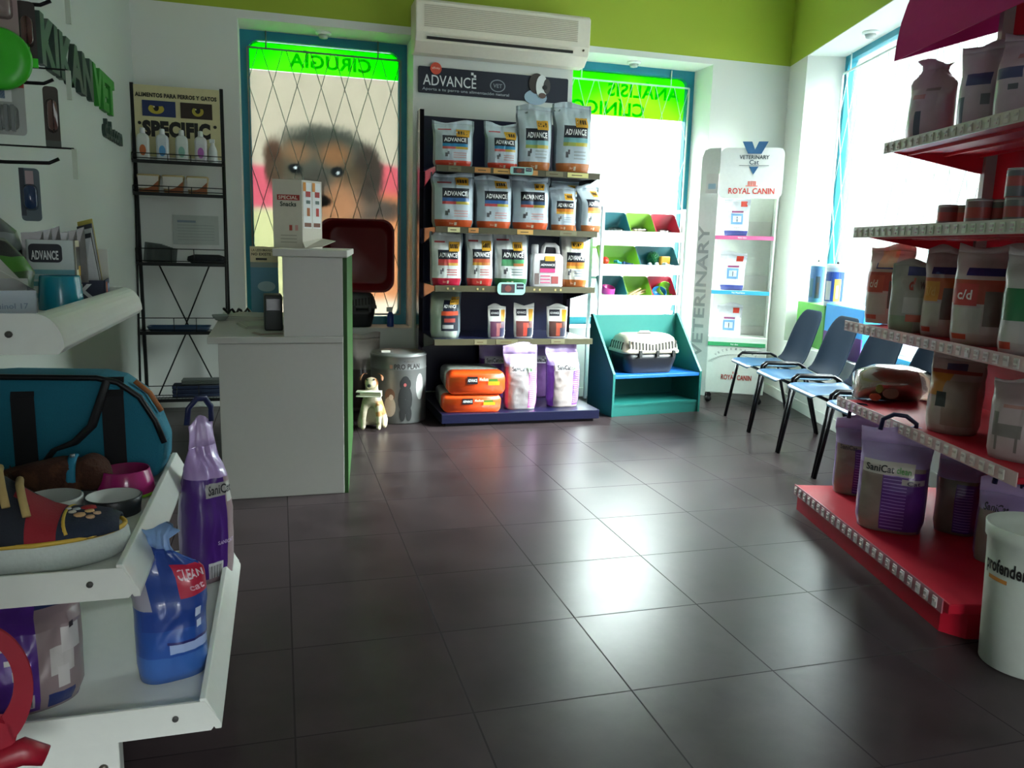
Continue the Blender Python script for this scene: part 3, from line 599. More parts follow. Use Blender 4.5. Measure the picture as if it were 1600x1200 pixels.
# toy bin rack
RY = 5.74
t = thing('bin_rack', 'white metal rack holding rows of tilted colourful bins before the window', 'rack', (2.73, RY, 0))
WM = M('dfe3e4', .4, name='white_metal'); X0, X1 = -.355, .325
LV = [1.352, 1.098, .862]
for x in (X0, X1):
    for y in (0, .22): MB().box(x-.012, x+.012, y-.012, y+.012, 0, 1.53).build('post', WM, t, bevel=.003)
    MB().box(x-.012, x+.012, 0, .22, 1.50, 1.525).build('side_bar', WM, t)
for z in LV:
    MB().box(X0, X1, -.014, .0, z-.078, z-.004).build('shelf_front', WM, t, bevel=.002)
    MB().box(X0, X1, .21, .222, z+.11, z+.13).build('back_bar', WM, t)
BT = radians(50)
BINP = M('ATTR', .35, grain=.03, coat=.2, name='bin_plastic')
def tray(x0, x1, z, col, label):
    w = x1-x0; t = thing('storage_bin', label, 'bin', (2.73+(x0+x1)/2, RY+.105, z-.088), 0, 'tilted storage bins')
    t.rotation_euler = (BT, 0, 0)
    d, h = .19, .125; o = lambda k, z_: [(p[0], d/2+p[1], z_) for p in rrect(-w/2*k, w/2*k, -d/2*k, d/2*k, .02)]
    MB().loft([o(.86, 0), o(1, h), o(1.02, h), o(1.02, h-.012), o(1.0, h-.012)][:3]+[o(.97, h), o(.84, .004)], col).build('tub', BINP, t)
    MB().loft([o(1.0, h-.014), o(1.035, h-.012), o(1.035, h), o(1.0, h)], col, cap=False).build('rim', BINP, t)
    return t
TE, GR_, RE = '16666e', '7bab2c', 'b8203a'
xs3 = [X0+.015, X0+.24, X0+.455, X1-.012]
bins = {}
for r, cols in enumerate(((TE, GR_, RE), None, (TE, GR_, RE))):
    if cols:
        for i, c in enumerate(cols):
            nm = {TE: 'teal', GR_: 'lime green', RE: 'red'}[c]
            bins[r, i] = tray(xs3[i]+.004, xs3[i+1]-.004, LV[r], c, f'{nm} tilted bin in the {"top" if r == 0 else "bottom"} row of the rack')
    else:
        bins[1, 0] = tray(X0+.012, X0+.33, LV[1], '6fae22', 'wide lime green bin with the red toy in the middle row of the rack')
        bins[1, 1] = tray(X0+.338, X1-.012, LV[1], TE, 'wide teal bin holding the spiky ball in the middle row')
def inb(k, x, y, z=.02):
    b = bins[k]; return Matrix.Translation(b.location) @ Matrix.Rotation(BT, 4, 'X') @ Vector((x, y, z))
def spiky(label, loc, r, col, n=60, sp=.25):
    t = thing('spiky_ball', label, 'toy ball', loc); mb = MB(); bm = bmesh.new(); bmesh.ops.create_icosphere(bm, subdivisions=2, radius=r*.82)
    mb.add([v.co+Vector((0, 0, r)) for v in bm.verts], [[v.index for v in f.verts] for f in bm.faces], col, 0, True); bm.free(); mb.build('ball', PLAS, t)
    mb = MB()
    for i in range(n):
        ph = math.acos(1-2*(i+.5)/n); th = pi*(1+5**.5)*i; d = Vector((sin(ph)*cos(th), sin(ph)*sin(th), cos(ph)))
        a = d.orthogonal().normalized(); b = d.cross(a); c = d*r*.8+Vector((0, 0, r))
        mb.add([c+a*r*.11, c+b*r*.11, c-a*r*.11, c-b*r*.11, c+d*r*sp*1.2], [(0, 1, 4), (1, 2, 4), (2, 3, 4), (3, 0, 4)], col, 0, True)
    mb.build('spikes', PLAS, t); return t
def bowl(name, label, cat, loc, r, h, col, inner=None, base=None, tilt=(0, 0), group=None, top=.86, rz=0, cm=None):
    t = thing(name, label, cat, loc, rz, group); t.rotation_euler = (tilt[0], tilt[1], rz); m = cm or PLAS
    MB().lathe([(r, 0 if not base else h*.12), (r*1.0, h*.16), (r*top*1.03, h*.96), (r*top, h), (r*top*.95, h*.97), (r*top*.80, h*.3), (0.001, h*.22)], n=32, col=col, cap=False).build('bowl', m, t)
    if inner: MB().lathe([(r*top*.965, h*.985), (r*top*.94, h*.965), (r*top*.79, h*.31), (.001, h*.23)], n=32, col=inner, cap=False, tf=T(0, 0, .001)).build('inner_dish', M(inner, .25), t)
    if base: MB().lathe([(r*.96, 0), (r*1.03, h*.03), (r*1.03, h*.12), (r*.98, h*.14)], n=32, col=base).build('base_ring', PLAS, t)
    return t
spiky('red knobbly toy ball in the wide lime green bin', inb((1, 0), -.09, .06, .03), .040, 'c8241f', 40, .15)
spiky('dark green spiky toy ball in the wide teal bin', inb((1, 1), -.0, .09, .03), .050, '1c6a3c', 90, .3)
def bone(label, loc, rz, L, col, tilt=.2):
    t = thing('bone_toy', label, 'toy', loc, rz); t.rotation_euler = (0, tilt, rz); mb = MB()
    mb.lathe([(.012, -L/2), (.010, 0), (.012, L/2)], n=10, col=col, tf=T(0, 0, .016) @ Matrix.Rotation(pi/2, 4, 'Y'))
    for s in (-1, 1):
        for q in (-1, 1): mb.lathe([(.001, -.014), (.010, -.010), (.014, 0), (.010, .010), (.001, .014)], c=(s*L/2, q*.011, .016), n=10, col=col)
    mb.build('bone', PLAS, t)
bone('teal rubber bone toy lying in the wide lime green bin', inb((1, 0), .03, .06, .05), .4, .09, '1d7f92')
bone('dark blue rubber bone toy beside the teal bone in the lime bin', inb((1, 0), .095, .05, .05), -.5, .07, '1b3f6e')
bone('white bone toy leaning at the front of the wide teal bin', inb((1, 1), .10, .03, .07), .35, .085, 'e4e2da')
t = thing('sponge_toy', 'orange block toy in the wide teal bin', 'toy', inb((1, 1), .085, .06, .05), .2); MB().box(-.045, .045, -.02, .02, 0, .075, 'e09a2a').build('block', PLAS, t, bevel=.008)
t = thing('ball', 'small white ball at the front of the teal bin', 'toy ball', inb((1, 1), .0, .03, .075)); MB().lathe([(.0005, 0), (.012, .004), (.018, .017), (.012, .031), (.0005, .035)], n=14, col='e8e8e4').build('ball', PLAS, t)
t = thing('ball', 'small blue and white ball beside the white one', 'toy ball', inb((1, 1), -.06, .03, .07)); MB().lathe([(.0005, 0), (.012, .004), (.018, .017), (.012, .031), (.0005, .035)], n=14, col=['2a4a8a', '2a4a8a', 'd8dce4', 'd8dce4']).build('ball', PLAS, t)
bowl('pet_bowl', 'magenta pet bowl with green base in the bottom teal bin', 'bowl', inb((2, 0), -.02, .07, .05), .058, .06, 'c23a8c', 'a82a78', '5fae2a', tilt=(.35, .1))
bowl('pet_bowl', 'lime green bowl standing on edge in the bottom red bin', 'bowl', inb((2, 2), .045, .10, .05), .075, .05, '8fd02a', '5f9a1c', tilt=(1.05, .25))
bowl('pet_bowl', 'blue bowl leaning in front of the lime bowl in the red bin', 'bowl', inb((2, 2), -.02, .05, .06), .066, .05, '2a8ac0', '1f6a9c', tilt=(.8, -.2))
for i, (x, a, l) in enumerate(((-.03, .15, .12), (.0, .4, .14), (.03, .6, .13))):
    t = thing('rawhide_stick', ['leftmost', 'middle', 'rightmost'][i]+' pale rawhide strip in the bottom lime green bin', 'chew', inb((2, 1), x-.03, .06, .05), 0, 'rawhide chews'); t.rotation_euler = (0, -.5+a*.5, a*.3)
    MB().prism([(0, -.03), (l, -.012), (l, .012), (0, .03)], 'z', 0, .010, 'c9a07a').build('strip', PLAS, t, bevel=.003)
for k, (c, lb, x, y) in enumerate((((0, 0), 'clear bag of grey toys in the top teal bin', .02, .07), ((0, 1), 'flat pack of brown chews in the top lime green bin', .0, .08), ((0, 2), 'clear bag of beige chews in the top red bin', 0, .07))):
    t = thing('chew_pack', lb, 'pack', inb(c, x, y, .03), .1*k)
    mb = MB(); cc = ['7a8684', '9a7a52', '9a8272'][k]
    for j in range(5): mb.box(-.06+.024*j, -.042+.024*j, -.035+.006*(j % 2), .035, .003*j % .008, .018+.006*((j*7) % 3), cc)
    mb.build('chews', PLAS, t); MB().loft([[(q[0], q[1], z) for q in rrect(-.075*kk, .075*kk, -.05*kk, .05*kk, .02)] for z, kk in ((-.002, .8), (.012, 1), (.03, .9), (.042, .5))], 'ffffff').build('wrapper', clearm('clear_wrap', 'f2f4f2', .6), t)

# ================================================================ cat food stand with two side boards
RCA = math.atan2(-.49, .87)
t = thing('product_stand', 'white cat food display stand with three shelves in the far corner', 'display stand', (3.288, 5.643, 0), RCA); SM = T(3.288, 5.643, 0) @ RZ(RCA)
SW, SD, ST = .452, .26, 1.93
PW = M('dadfd6', .5, name='white_board'); GREYB = M('cfcfca', .55, name='grey_board')
MB().box(0, SW, 0, SD, .09, .545).build('base_cabinet', PW, t, bevel=.004)
MB().box(.02, SW-.0, SD-.014, SD, .5, ST).build('back_panel', PW, t)
MB().box(SW-.012, SW, .02, SD, .5, ST-.08).build('side_panel', PW, t)
for i, (z, c, w) in enumerate(((1.335, 'd0608f', 'Gama gatos'), (.91, '38a4d8', 'Vet Nutrition'), (.50, '2f9a5f', 'Vet diet'))):
    s = MB().box(0, SW-.012, 0, SD, z-.012, z).build('shelf', PW, t)
    mb = MB().box(0, SW-.012, -.006, -.001, z-.028, z+.002, c); text(mb, w, (SW*.45, -.0075, z-.013), (1, 0, 0), (0, 0, 1), h=.013, col='eef4f4', center=True); mb.build('shelf_strip', CARD, s)
    MB().box(SW*.42, SW-.02, SD-.03, SD-.02, z, z+.12).build('backer_card', GREYB, s)
hb = MB().prism([(p[0], p[1]) for p in rrect(-.0, SW+.02, 1.62, 2.0, .05)], 'y', .0, .012).build('header_board', GREYB, t)
mb = MB(); text(mb, 'ROYAL CANIN', (.075, -.002, 1.655), (1, 0, 0), (0, 0, 1), w=.34, h=.045, col='c2362c', bold=.02)
for k in range(5): a = (k-2)*.35; x = .245+sin(a)*.04; mb.box(x-.004, x+.004, -.002, -.0005, 1.72, 1.745+.008*cos(a), 'd86a5a')
mb.box(.20, .29, -.002, -.0005, 1.712, 1.718, 'd86a5a'); mb.build('brand_lettering', CARD, t); mb = MB()
BL = '1f5078'
mb.prism([(.155, 2.045), (.225, 2.045), (.25, 1.985), (.275, 2.045), (.345, 2.045), (.30, 1.955), (.20, 1.955)], 'y', -.006, -.001, BL)
text(mb, 'VETERINARY', (.14, -.004, 1.915), (1, 0, 0), (0, 0, 1), w=.22, h=.03, col='22303a', bold=.02); text(mb, 'Cat', (.215, -.004, 1.875), (1, 0, 0), (0, 0, 1), w=.07, h=.035, col='3a4650'); mb.box(.14, .36, -.003, -.0005, 1.866, 1.869, '3a4650')
mb.prism([(.215, 1.86), (.285, 1.86), (.25, 1.80)], 'y', -.003, -.0005, BL); mb.build('vet_emblem', CARD, t)
mb = MB(); text(mb, 'ROYAL CANIN', (.12, -.003, .20), (1, 0, 0), (0, 0, 1), w=.235, h=.042, col='b03a30', bold=.025)
for k in range(5): a = (k-2)*.35; x = .225+sin(a)*.025; mb.box(x-.003, x+.003, -.003, -.0005, .25, .268, 'c06a5a')
mb.build('base_lettering', CARD, t); mb = MB()
for k in range(11): a = pi*.80-pi*.6*k/10; text(mb, 'VETERINARIA'[k], (.22+.19*cos(a), -.003, .33+.12*sin(a)), (sin(a), 0, -cos(a)*.6), (cos(a)*.6, 0, sin(a)), h=.018, w=.014, col='8a908c', center=True)
for k in range(24): a = pi*.85-pi*.7*k/23; x, z = .22+.215*cos(a), .29+.115*sin(a); mb.box(x-.018, x+.018, -.002, -.0005, z-.0012, z+.0012, '9aa09a')
mb.build('arc_lettering', CARD, t)
# folded side board with vertical word
wb = RZ(radians(158)); mb = MB().prism([(0, .06), (.15, .06), (.15, 1.93), (.13, 1.985), (.09, 2.0), (0, 2.0)], 'y', -.006, .0, 'cdcbc6', 0, wb); mb.build('side_board', GREYB, t)
mb = MB(); text(mb, 'VETERINARY', (-.045, -.008, .36), (0, 0, 1), (-1, 0, 0), w=1.05, h=.09, col='8f9290', bold=.02)
wb2 = Matrix.Rotation(radians(-22), 4, 'Z')
for i, p in enumerate(mb.v): mb.v[i] = tuple(wb2 @ Vector(p))
mb.build('vertical_lettering', CARD, t)
for x in (.03, SW-.03):
    for y in (.04, SD-.04): MB().lathe([(.001, -.028), (.022, -.02), (.028, 0), (.022, .02), (.001, .028)], n=14, col='222222', tf=T(x, y, .031) @ Matrix.Rotation(pi/2, 4, 'X')).box(x-.012, x+.012, y-.012, y+.012, .05, .092, '222222').build('caster', BLACKM, t)
p = SM @ Vector((-.075, .0, 1.35)); k = thing('notice', 'small paper notice taped to the side board of the white corner stand', 'paper', atP(1113, 287, (SM @ Vector((-.07, -.04, 0))).xy, (0, -1)), RCA-radians(22)); mb = MB().box(-.05, .05, -.002, .002, -.075, .075, 'cfc9c6'); mb.box(-.03, .03, -.003, -.002, -.04, 0, '9ab0c0'); mb.build('sheet', CARD, k)
for i, (z, lb, tl) in enumerate(((1.336, 'tilted white and blue cat food bag on the top pink edged shelf', .0), (.911, 'white and blue cat food bag on the middle light blue edged shelf', 0), (.501, 'white and blue cat food bag on the lowest green edged shelf', 0))):
    p = SM @ Vector((.155, .12, z))
    bag('cat_food_bag', lb, 'bag', p, RCA+(.0, -.05, -.1)[i], .19, .09, .30, 'd9dbe0', [(-.95, .0, .95, .14, '27337f'), (-.45, .30, .5, .58, '6f9cc6'), (-.3, .36, .35, .52, 'dfe8f0'), (-.4, .60, .5, .65, '8a3a6a'), (.25, .76, .75, .90, 'd0402f')], [('I', 0, .37, .06, .13, '1d2440', .05), ('royal', -.3, .20, .6, .03, 'c08a80')], seed=40+i, shoulder=.5, seal=.1, group='cat food bags on the corner stand', lean=(.05, .03, .0)[i])

# ================================================================ waiting chairs
SEATM = M('1f4a6a', .30, bump=.02, scale=600, spec=.6, name='lit_seat_plastic'); SHELL = M('0f2437', .6, bump=.05, scale=600, spec=.04, name='shaded_back_plastic'); TUBE = M('15161b', .35, metal=.5, name='black_tube')  # one blue plastic: window light painted into the seat, shade into the backrest
def chair(label, loc, rz):
    t = thing('waiting_chair', label, 'chair', loc, rz, 'blue chairs along the right wall')
    prof = [(-.245, .425), (-.235, .445), (-.20, .452), (-.08, .440), (.06, .428), (.13, .440), (.17, .475), (.195, .54), (.22, .64), (.245, .74), (.258, .80), (.262, .825)]
    wid = [.36, .40, .42, .43, .43, .43, .425, .42, .415, .40, .34, .24]; crl = [0, .0, .004, .014, .022, .026, .03, .03, .026, .018, .008, 0]
    mb = MB(); n = 12; vs = []
    for (y, z), w, c in zip(prof, wid, crl):
        for i in range(n+1):
            u = -1+2*i/n; e = abs(u)**3
            vs.append((w/2*u, y-(c*e*1.2 if y > .12 else 0), z+(c*e if y < .16 else 0)))
    fs = [(j*(n+1)+i, j*(n+1)+i+1, (j+1)*(n+1)+i+1, (j+1)*(n+1)+i) for j in range(len(prof)-1) for i in range(n)]
    def shell(fsel, nm, mt):
        ks = sorted({i for f in fsel for i in f}); ix = {k: q for q, k in enumerate(ks)}; m_ = MB(); m_.add([vs[k] for k in ks], [[ix[i] for i in f] for f in fsel], '1f3c56', 0, True); o = m_.build(nm, mt, t); md = o.modifiers.new('t', 'SOLIDIFY'); md.thickness = .007; md.offset = -1; md = o.modifiers.new('s', 'SUBSURF'); md.levels = 1; md.render_levels = 1
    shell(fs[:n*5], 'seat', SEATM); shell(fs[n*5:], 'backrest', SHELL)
    for s in (-1, 1):
        x = s*.263
        MB().tube([(x*.93, -.17, .40), (x, -.23, 0)], .0115, 8).build('front_leg', TUBE, t)
        MB().tube([(x*.93, .13, .40), (x, .24, 0)], .0115, 8).build('rear_leg', TUBE, t)
        MB().tube([(x*.93, -.17, .405), (x*.95, -.165, .46), (x*.95, -.14, .482), (x*.95, .07, .482), (x*.95, .11, .46), (x*.93, .13, .405)], .0105, 8).build('link_loop', TUBE, t)
        MB().tube([(x*.93, -.18, .403), (x*.93, .14, .403)], .0105, 8).build('side_rail', TUBE, t)
    for y in (-.12, .10): MB().tube([(-.235, y, .405), (.235, y, .405)], .010, 8).build('cross_bar', TUBE, t)
    return t
CH_DIR = Vector((-.245, -.9695, 0)); CA = math.atan2(-.245, .9695)
c0 = None
f0 = Vector((3.045, 4.60, 0))                                    # front corner leg of the second chair
FN = Vector((-.9695, .245, 0))
lab = ['blue shell chair nearest the corner stand, farthest along the right wall', 'second blue shell chair from the corner stand', 'third blue shell chair from the corner stand, front leg fully in view', 'fourth blue shell chair, mostly hidden behind the red shelf unit']
for i in range(4):
    far = f0+CH_DIR*(.545*(i-1)); c = far+CH_DIR*.25-FN*.23
    rz = math.atan2(FN.y, FN.x)+pi/2
    if c0 is None: c0 = chair(lab[i], c, rz)
    else: dup(c0, c, rz, lab[i], 'blue chairs along the right wall')
# things on the sill of the right window
def on_sill(px, py, out=.1): return atP(px, py, (WC+WN*out).xy, WN.xy)
def sillbox(name, label, cat, px0, px1, pyt, out, dep, col, topc=None, parts=None):
    a, b = on_sill(px0, pyt, out), on_sill(px1, pyt, out); s0 = (WC-a).dot(WD); s1 = (WC-b).dot(WD); p = RW((s0+s1)/2, out, WR[2])
    t = thing(name, label, cat, p, math.atan2(-WD.y, -WD.x)); return t, abs(s1-s0), a.z-WR[2]
t, w, h = sillbox('storage_box', 'green box standing on the right window sill behind the chairs', 'box', 1247, 1290, 470, .07, .2, '')
MB().box(-w/2, w/2, .0, .22, 0, h, '4f9a3c').build('box', CARD, t, bevel=.004); gtop = t.location.z+h; gb = t
t, w, h = sillbox('storage_box', 'bright blue box standing on the right window sill beside the green one', 'box', 1291, 1352, 474, .05, .2, '')
MB().box(-w/2, w/2, .0, .22, 0, h, '1f93d8').build('box', CARD, t, bevel=.006); MB().box(-w/2, w/2, -.002, .221, 0, h*.45, '5a2f7a').build('purple_sleeve', CARD, t)
def tin(px, pyt, pyb, r, label, cols, z):
    p = on_sill(px, pyb, .13); hh = on_sill(px, pyt, .13).z-p.z; p.z = z
    t = thing('storage_tin', label, 'tin', p, -.9)
    MB().lathe([(r, 0), (r, hh*.02), (r, hh*.9), (r*1.02, hh*.91), (r*1.02, hh*.98), (r*.96, hh)], n=28, col=['9aa0a0', cols[0], 'c8ccd0', 'd8dcdc', 'b0b4b4']).build('can', CARD, t)
    mb = MB()
    def wrap(a0, a1, z0, z1, c, o=.001):
        n = 6; mb.add([((r+o)*cos(a0+(a1-a0)*i/n), (r+o)*sin(a0+(a1-a0)*i/n), z) for z in (z0*hh, z1*hh) for i in range(n+1)], [(i, i+1, n+2+i, n+1+i) for i in range(n)], c, 0, True)
    wrap(-2.6, -.6, .12, .82, cols[1]); wrap(-2.4, -1.8, .15, .6, cols[2], .002); wrap(-1.5, -.9, .12, .65, cols[3], .002); wrap(-1.3, -1.1, .2, .5, cols[4], .003); mb.build('label', CARD, t)
    MB().lathe([(r*.12, hh), (r*.12, hh*1.04), (r*.08, hh*1.06)], n=12, col='55575a').build('lid_knob', BLACKM, t)
tin(1274, 405, 469, .055, 'dark teal storage tin at the left on the green sill box', ('2f5f8a', '2a4f7a', '1d4a5a', '1a2a3a', '3a2a24'), gtop)
tin(1304, 404, 470, .075, 'blue tin with white dog print beside the dark teal tin', ('b9c4cc', '27488f', 'd0cfc6', 'e0b24a', 'e8e6e0'), gtop)
# ================================================================ red gondola on the right
RED = M('b0122a', .5, spec=.25, name='red_steel'); GL, GD = 1.29, .75
GM = Matrix(((E1.x, E2.x, 0, RO.x), (E1.y, E2.y, 0, RO.y), (0, 0, 1, 0), (0, 0, 0, 1)))   # local x along the front towards the camera, y into the shelf
RANG = math.atan2(E1.y, E1.x)
t = thing('red_shelf_unit', 'red steel gondola shelf full of pet food on the right', 'shelf', RO, RANG)
# with rotz = RANG local x -> E1, local y -> rotate90(E1) = E2
G2 = .76
MB().box(0, GL, G2, G2+.03, .0, 2.35).build('back_panel', RED, t)
for x in (0.0, GL-.03): MB().box(x, x+.03, G2-.05, G2+.03, 0, 2.38).build('upright', M('8f8a88', .4, metal=.3), t)
LVL = [(.54, .165), (.895, .165), (1.315, .165), (1.685, .265)]
RAILP = M('ATTR', .35, coat=.4, grain=.03, name='clear_price_rail')
def rail(y, z, x0, x1, h, c0, c1, parent, seed):
    mb = MB(); tl = .02
    def q(xa, xb, za, zb, c, o): mb.box(xa, xb, y-o-.004, y-o, za, zb, c)
    q(x0, x1, z-h, z+.004, c0, .001); rnd = random.Random(seed); n = int((x1-x0)/.052)
    for i in range(n):
        xa = x0+.012+i*.052
        q(xa, xa+.024, z-h+.006, z-.004, c1, .0045); q(xa+.004, xa+.02, z-h*.45, z-h*.25, 'b5a9a6', .008)
        if rnd.random() < .6: q(xa+.004, xa+.016, z-h*.75, z-h*.6, 'bda4a4', .008)
    return mb.build('price_rail', RAILP, parent)
for i, (z, y) in enumerate(LVL):
    s = MB().box(0.004, GL, y, G2, z-.022, z).build('shelf', RED, t, bevel=.003)
    for x in (.004, GL-.01): MB().prism([(y+.02, z-.02), (G2, z-.02), (G2, z-.11), (G2-.08, z-.10)], 'x', x, x+.006).build('bracket', RED, s)
    for k in range(3): MB().box(.01, GL, y+.1+.16*k, y+.115+.16*k, z-.034, z-.022).build('stiffener', RED, s)
    rail(y, z+.012, .0, GL, .042, ('c8aaac', 'c8a8aa', 'b5b0a2', 'b3a9a0')[i], ('d8d2cc', 'd8d0ce', 'c0cbb4', 'bdb4aa')[i], s, i)
b = MB().box(.0, GL, .0, G2, .085, .12).build('base_deck', RED, t, bevel=.004)
MB().prism([(0.005, .012), (GL-.06, .012), (GL-.005, .07), (GL-.005, G2), (.005, G2)], 'z', 0, .085).build('plinth', RED, b)
rail(.0, .120, .0, GL-.03, .045, 'b06a78', 'cfc6c8', b, 9)
# curved header canopy
mb = MB(); pr = []
for k in range(9): a = k/8; pr.append((.27+.20*(1-cos(a*pi/2)), 2.05+.42*sin(a*pi/2)))
pr2 = [(p[0]+.012, p[1]+.004) for p in pr][::-1]
hd = mb.prism(pr+pr2, 'x', -.01, GL, smooth=False).build('header_canopy', M('b02468', .8, spec=.15, name='red_header'), t)
MB().prism([(.27, 2.05), (G2, 2.20), (G2, 2.47), (.47, 2.47)]+pr[::-1][1:-1], 'x', -.012, .0).build('header_end', M('b02468', .8, spec=.15, name='red_header'), t)
def rb(label, px0, px1, pyt, z, e2, d, prints, words, base, seed, rot, cat='bag', name='dog_food_bag', e1=None, wf=1.0, **kw):
    pm = (px0+px1)/2; pq = {Z4: 170, Z2: 470, Z1: 625}[z]; P0 = RG(0, e2); pc = atP(pm, pq, P0.xy, E2.xy)                         # point on the vertical plane e2
    n = Vector((pc.x, pc.y, 0)).normalized(); pa, pb = atP(px0, pq, pc.xy, n.xy), atP(px1, pq, pc.xy, n.xy)
    w = (Vector((pa.x, pa.y))-Vector((pb.x, pb.y))).length*wf; h = atP(pm, pyt, pc.xy, n.xy).z-z
    face = math.atan2(-n.y, -n.x)+pi/2
    return bag(name, label, cat, (pc.x, pc.y, z), face+rot, w, d, h, base, prints, words, seed=seed, **kw)
GRP = 'pet food bags on the red shelf'; Z1, Z2, Z4 = LVL[0][0], LVL[1][0], LVL[3][0]
wh = 'b9b4b2'
def sc(a, c, seed): return [(-.95, .42, .95, .66, a), (-.85, .40, .0, .62, c), (-.85, .12, .2, .38, 'b9b2ac'), (.25, .2, .95, .55, '6a5550'), (-.8, .06, -.25, .11, 'b8402f'), (-.5, .70, .75, .78, '2c2f6a')]
# top shelf: purple cast of the flare painted into the bag bases
Z4 = LVL[3][0]
rb('grey white bag with twisted gathered top at the left of the top red shelf', 1420, 1492, 96, Z4, .40, .15, [(-.5, .1, -.2, .38, '4a4f66'), (-.2, .62, .4, .66, '8f7f86'), (-.6, .02, .8, .06, '8f6a72'), (-.7, .52, -.1, .58, 'b07a80')], [], 'b8a2b4', 51, -.25, shoulder=.5, twist=.5, pinch=.45, seal=.1, group=GRP, amp=.012)
rb('white cat food bag with blue oval and yellow foot on the top red shelf', 1497, 1572, 72, Z4, .42, .16, [(-.95, .0, .95, .10, 'c8a04a'), (-.6, .52, .45, .66, '3f4270'), (.1, .3, .5, .42, '6a6a76'), (-.9, .1, -.6, .4, '5a6478')], [], 'b8a6b6', 52, -.2, group=GRP, shoulder=.55, lean=.08)
rb('white bag with blue oval cut by the right edge on the top red shelf', 1553, 1640, 50, Z4, .44, .16, [(-.8, .48, .2, .60, '3f4270'), (-.3, .36, .1, .42, '5a5a66'), (-.2, .7, .2, .76, 'b07a80')], [], 'b6a4b4', 53, -.3, group=GRP, shoulder=.55)
# tins on the third shelf
Z3 = LVL[2][0]
def can(px, e2, r, h, z, label, top='b9a7a7', c='7a6068', band='a8504f'):
    P0 = RG(0, e2); pc = atP(px, 320, P0.xy, E2.xy); t = thing('food_tin', label, 'tin', (pc.x, pc.y, z), px*.01, 'stacked pet food tins')
    MB().lathe([(r*.97, 0), (r, .004), (r, h*.25), (r, h*.4), (r, h*.75), (r, h-.006), (r*.97, h)], n=24, col=[band, c, c, band, c, 'b0aeb0', top]).build('can', M('ATTR', .4, name='printed_card2'), t)
    MB().lathe([(r*.9, h), (r*.97, h+.003), (r*.9, h+.004)], n=24, col='8f8c8e').build('lid_rim', M('9a979a', .3, metal=.8), t)
can(1482, .43, .038, .105, Z3, 'pet food tin standing first from the left on the third red shelf')
can(1507, .54, .038, .110, Z3, 'pet food tin set back behind the first gap on the third red shelf', c='8a6a70')
can(1531, .44, .050, .118, Z3, 'wider pet food tin with red rings, on the third red shelf', c='86686c', band='b04a46')
can(1564, .50, .036, .115, Z3, 'grey green pet food tin right of the wide tin', c='6a7270')
can(1590, .48, .044, .115, Z3, 'grey pet food tin at the right edge of the third red shelf', c='70767a')
can(1586, .50, .040, .105, Z3+.121, 'grey pet food tin stacked on top at the right edge', c='6a7078')
# second shelf: prescription bags, most bases warmed to paint in the flare
Z2 = LVL[1][0]
rb('white bag with wavy red band at the far left of the second red shelf', 1352, 1420, 384, Z2, .38, .13, sc('b03a2f', 'c04a35', 0)+[(-.45, .72, .35, .95, 'd0a47a')], [('c/d', -.7, .46, .4, .1, 'e0d0c0')], 'c0a49e', 61, -.3, group=GRP, shoulder=.7, tilt=-.03)
rb('shiny white bag with green foot and letter d, in front on the second red shelf', 1390, 1452, 408, Z2, .27, .10, [(-.95, 0, .4, .24, '7f8f78'), (.0, .16, .95, .26, 'b0503c'), (-.2, .28, .9, .5, 'b0aca8'), (-.2, .8, .95, .92, '353a78')], [('d', .0, .60, .25, .17, 'a84a40', .05), ('w', .5, .62, .3, .1, '6a5a5a')], '98968e', 62, -.15, group=GRP, shoulder=.5, side='8a9488')
rb('white bag with orange band, third along the second red shelf', 1442, 1500, 386, Z2, .33, .14, sc('c05a28', 'd08a2a', 1), [('i/d', -.7, .46, .5, .1, 'd8a04a')], 'b6a2a4', 63, -.2, group=GRP, shoulder=.65)
rb('large white bag with red c d panel, fourth along the second red shelf', 1488, 1585, 384, Z2, .32, .15, sc('a83a2a', 'b8302f', 2), [('c/d', -.68, .46, .5, .10, 'e8d8d4', .02)], 'b8a4a4', 64, -.25, group=GRP, shoulder=.65)
rb('white bag with green panel cut by the right edge of the second red shelf', 1566, 1650, 386, Z2, .30, .14, [(-.9, .32, .95, .62, '1f6a3c'), (-.9, .08, .0, .3, 'b5b2ae'), (-.8, .05, -.3, .12, 'b8503f')], [], 'b0aeac', 65, -.2, group=GRP, shoulder=.65)
# first shelf: clear bags
Z1 = LVL[0][0]
WRAP = clearm('wrap_film', 'fbf6f2', .9)
P0 = RG(0, .40); pc = atP(1388, 600, P0.xy, E2.xy)
t = thing('dog_food_sack', 'large cellophane wrapped beige sack lying on its side on the lowest red shelf', 'sack', (pc.x, pc.y, Z1), -.45)
def ringw(x, a, b, seed): return [(x+.008*noise.noise(Vector((q[0]*20, x*12, q[1]*20+seed))), q[0]+.010*noise.noise(Vector((q[1]*30, x*25, seed))), max(.001, q[1]+b+.010*noise.noise(Vector((q[0]*30, x*18, seed+4))))) for q in ell(0, 0, a, b, 20)]
MB().loft([ringw(x, a, b, 1) for x, a, b in ((-.135, .03, .03), (-.125, .085, .06), (-.06, .11, .078), (.04, .112, .08), (.11, .10, .075), (.13, .06, .05))], 'a08a7c').build('body', M('ATTR', .55, coat=.6, grain=.1, bump=.3, scale=18, name='wrapped_sack'), t)
MB().loft([ringw(x, a, b, 2) for x, a, b in ((-.155, .02, .02), (-.142, .095, .07), (-.06, .12, .084), (.05, .122, .086), (.12, .11, .08), (.19, .05, .07))], 'ffffff').build('cellophane', WRAP, t)
m_ = MB()
for (x, z, w, h, c) in ((-.085, .03, .05, .035, 'b8532f'), (-.07, .07, .03, .04, '7f9a4a'), (-.02, .05, .07, .05, '8a7468')): m_.prism(ell(x, z, w/2, h/2, 12), 'y', -.122, -.108, c)
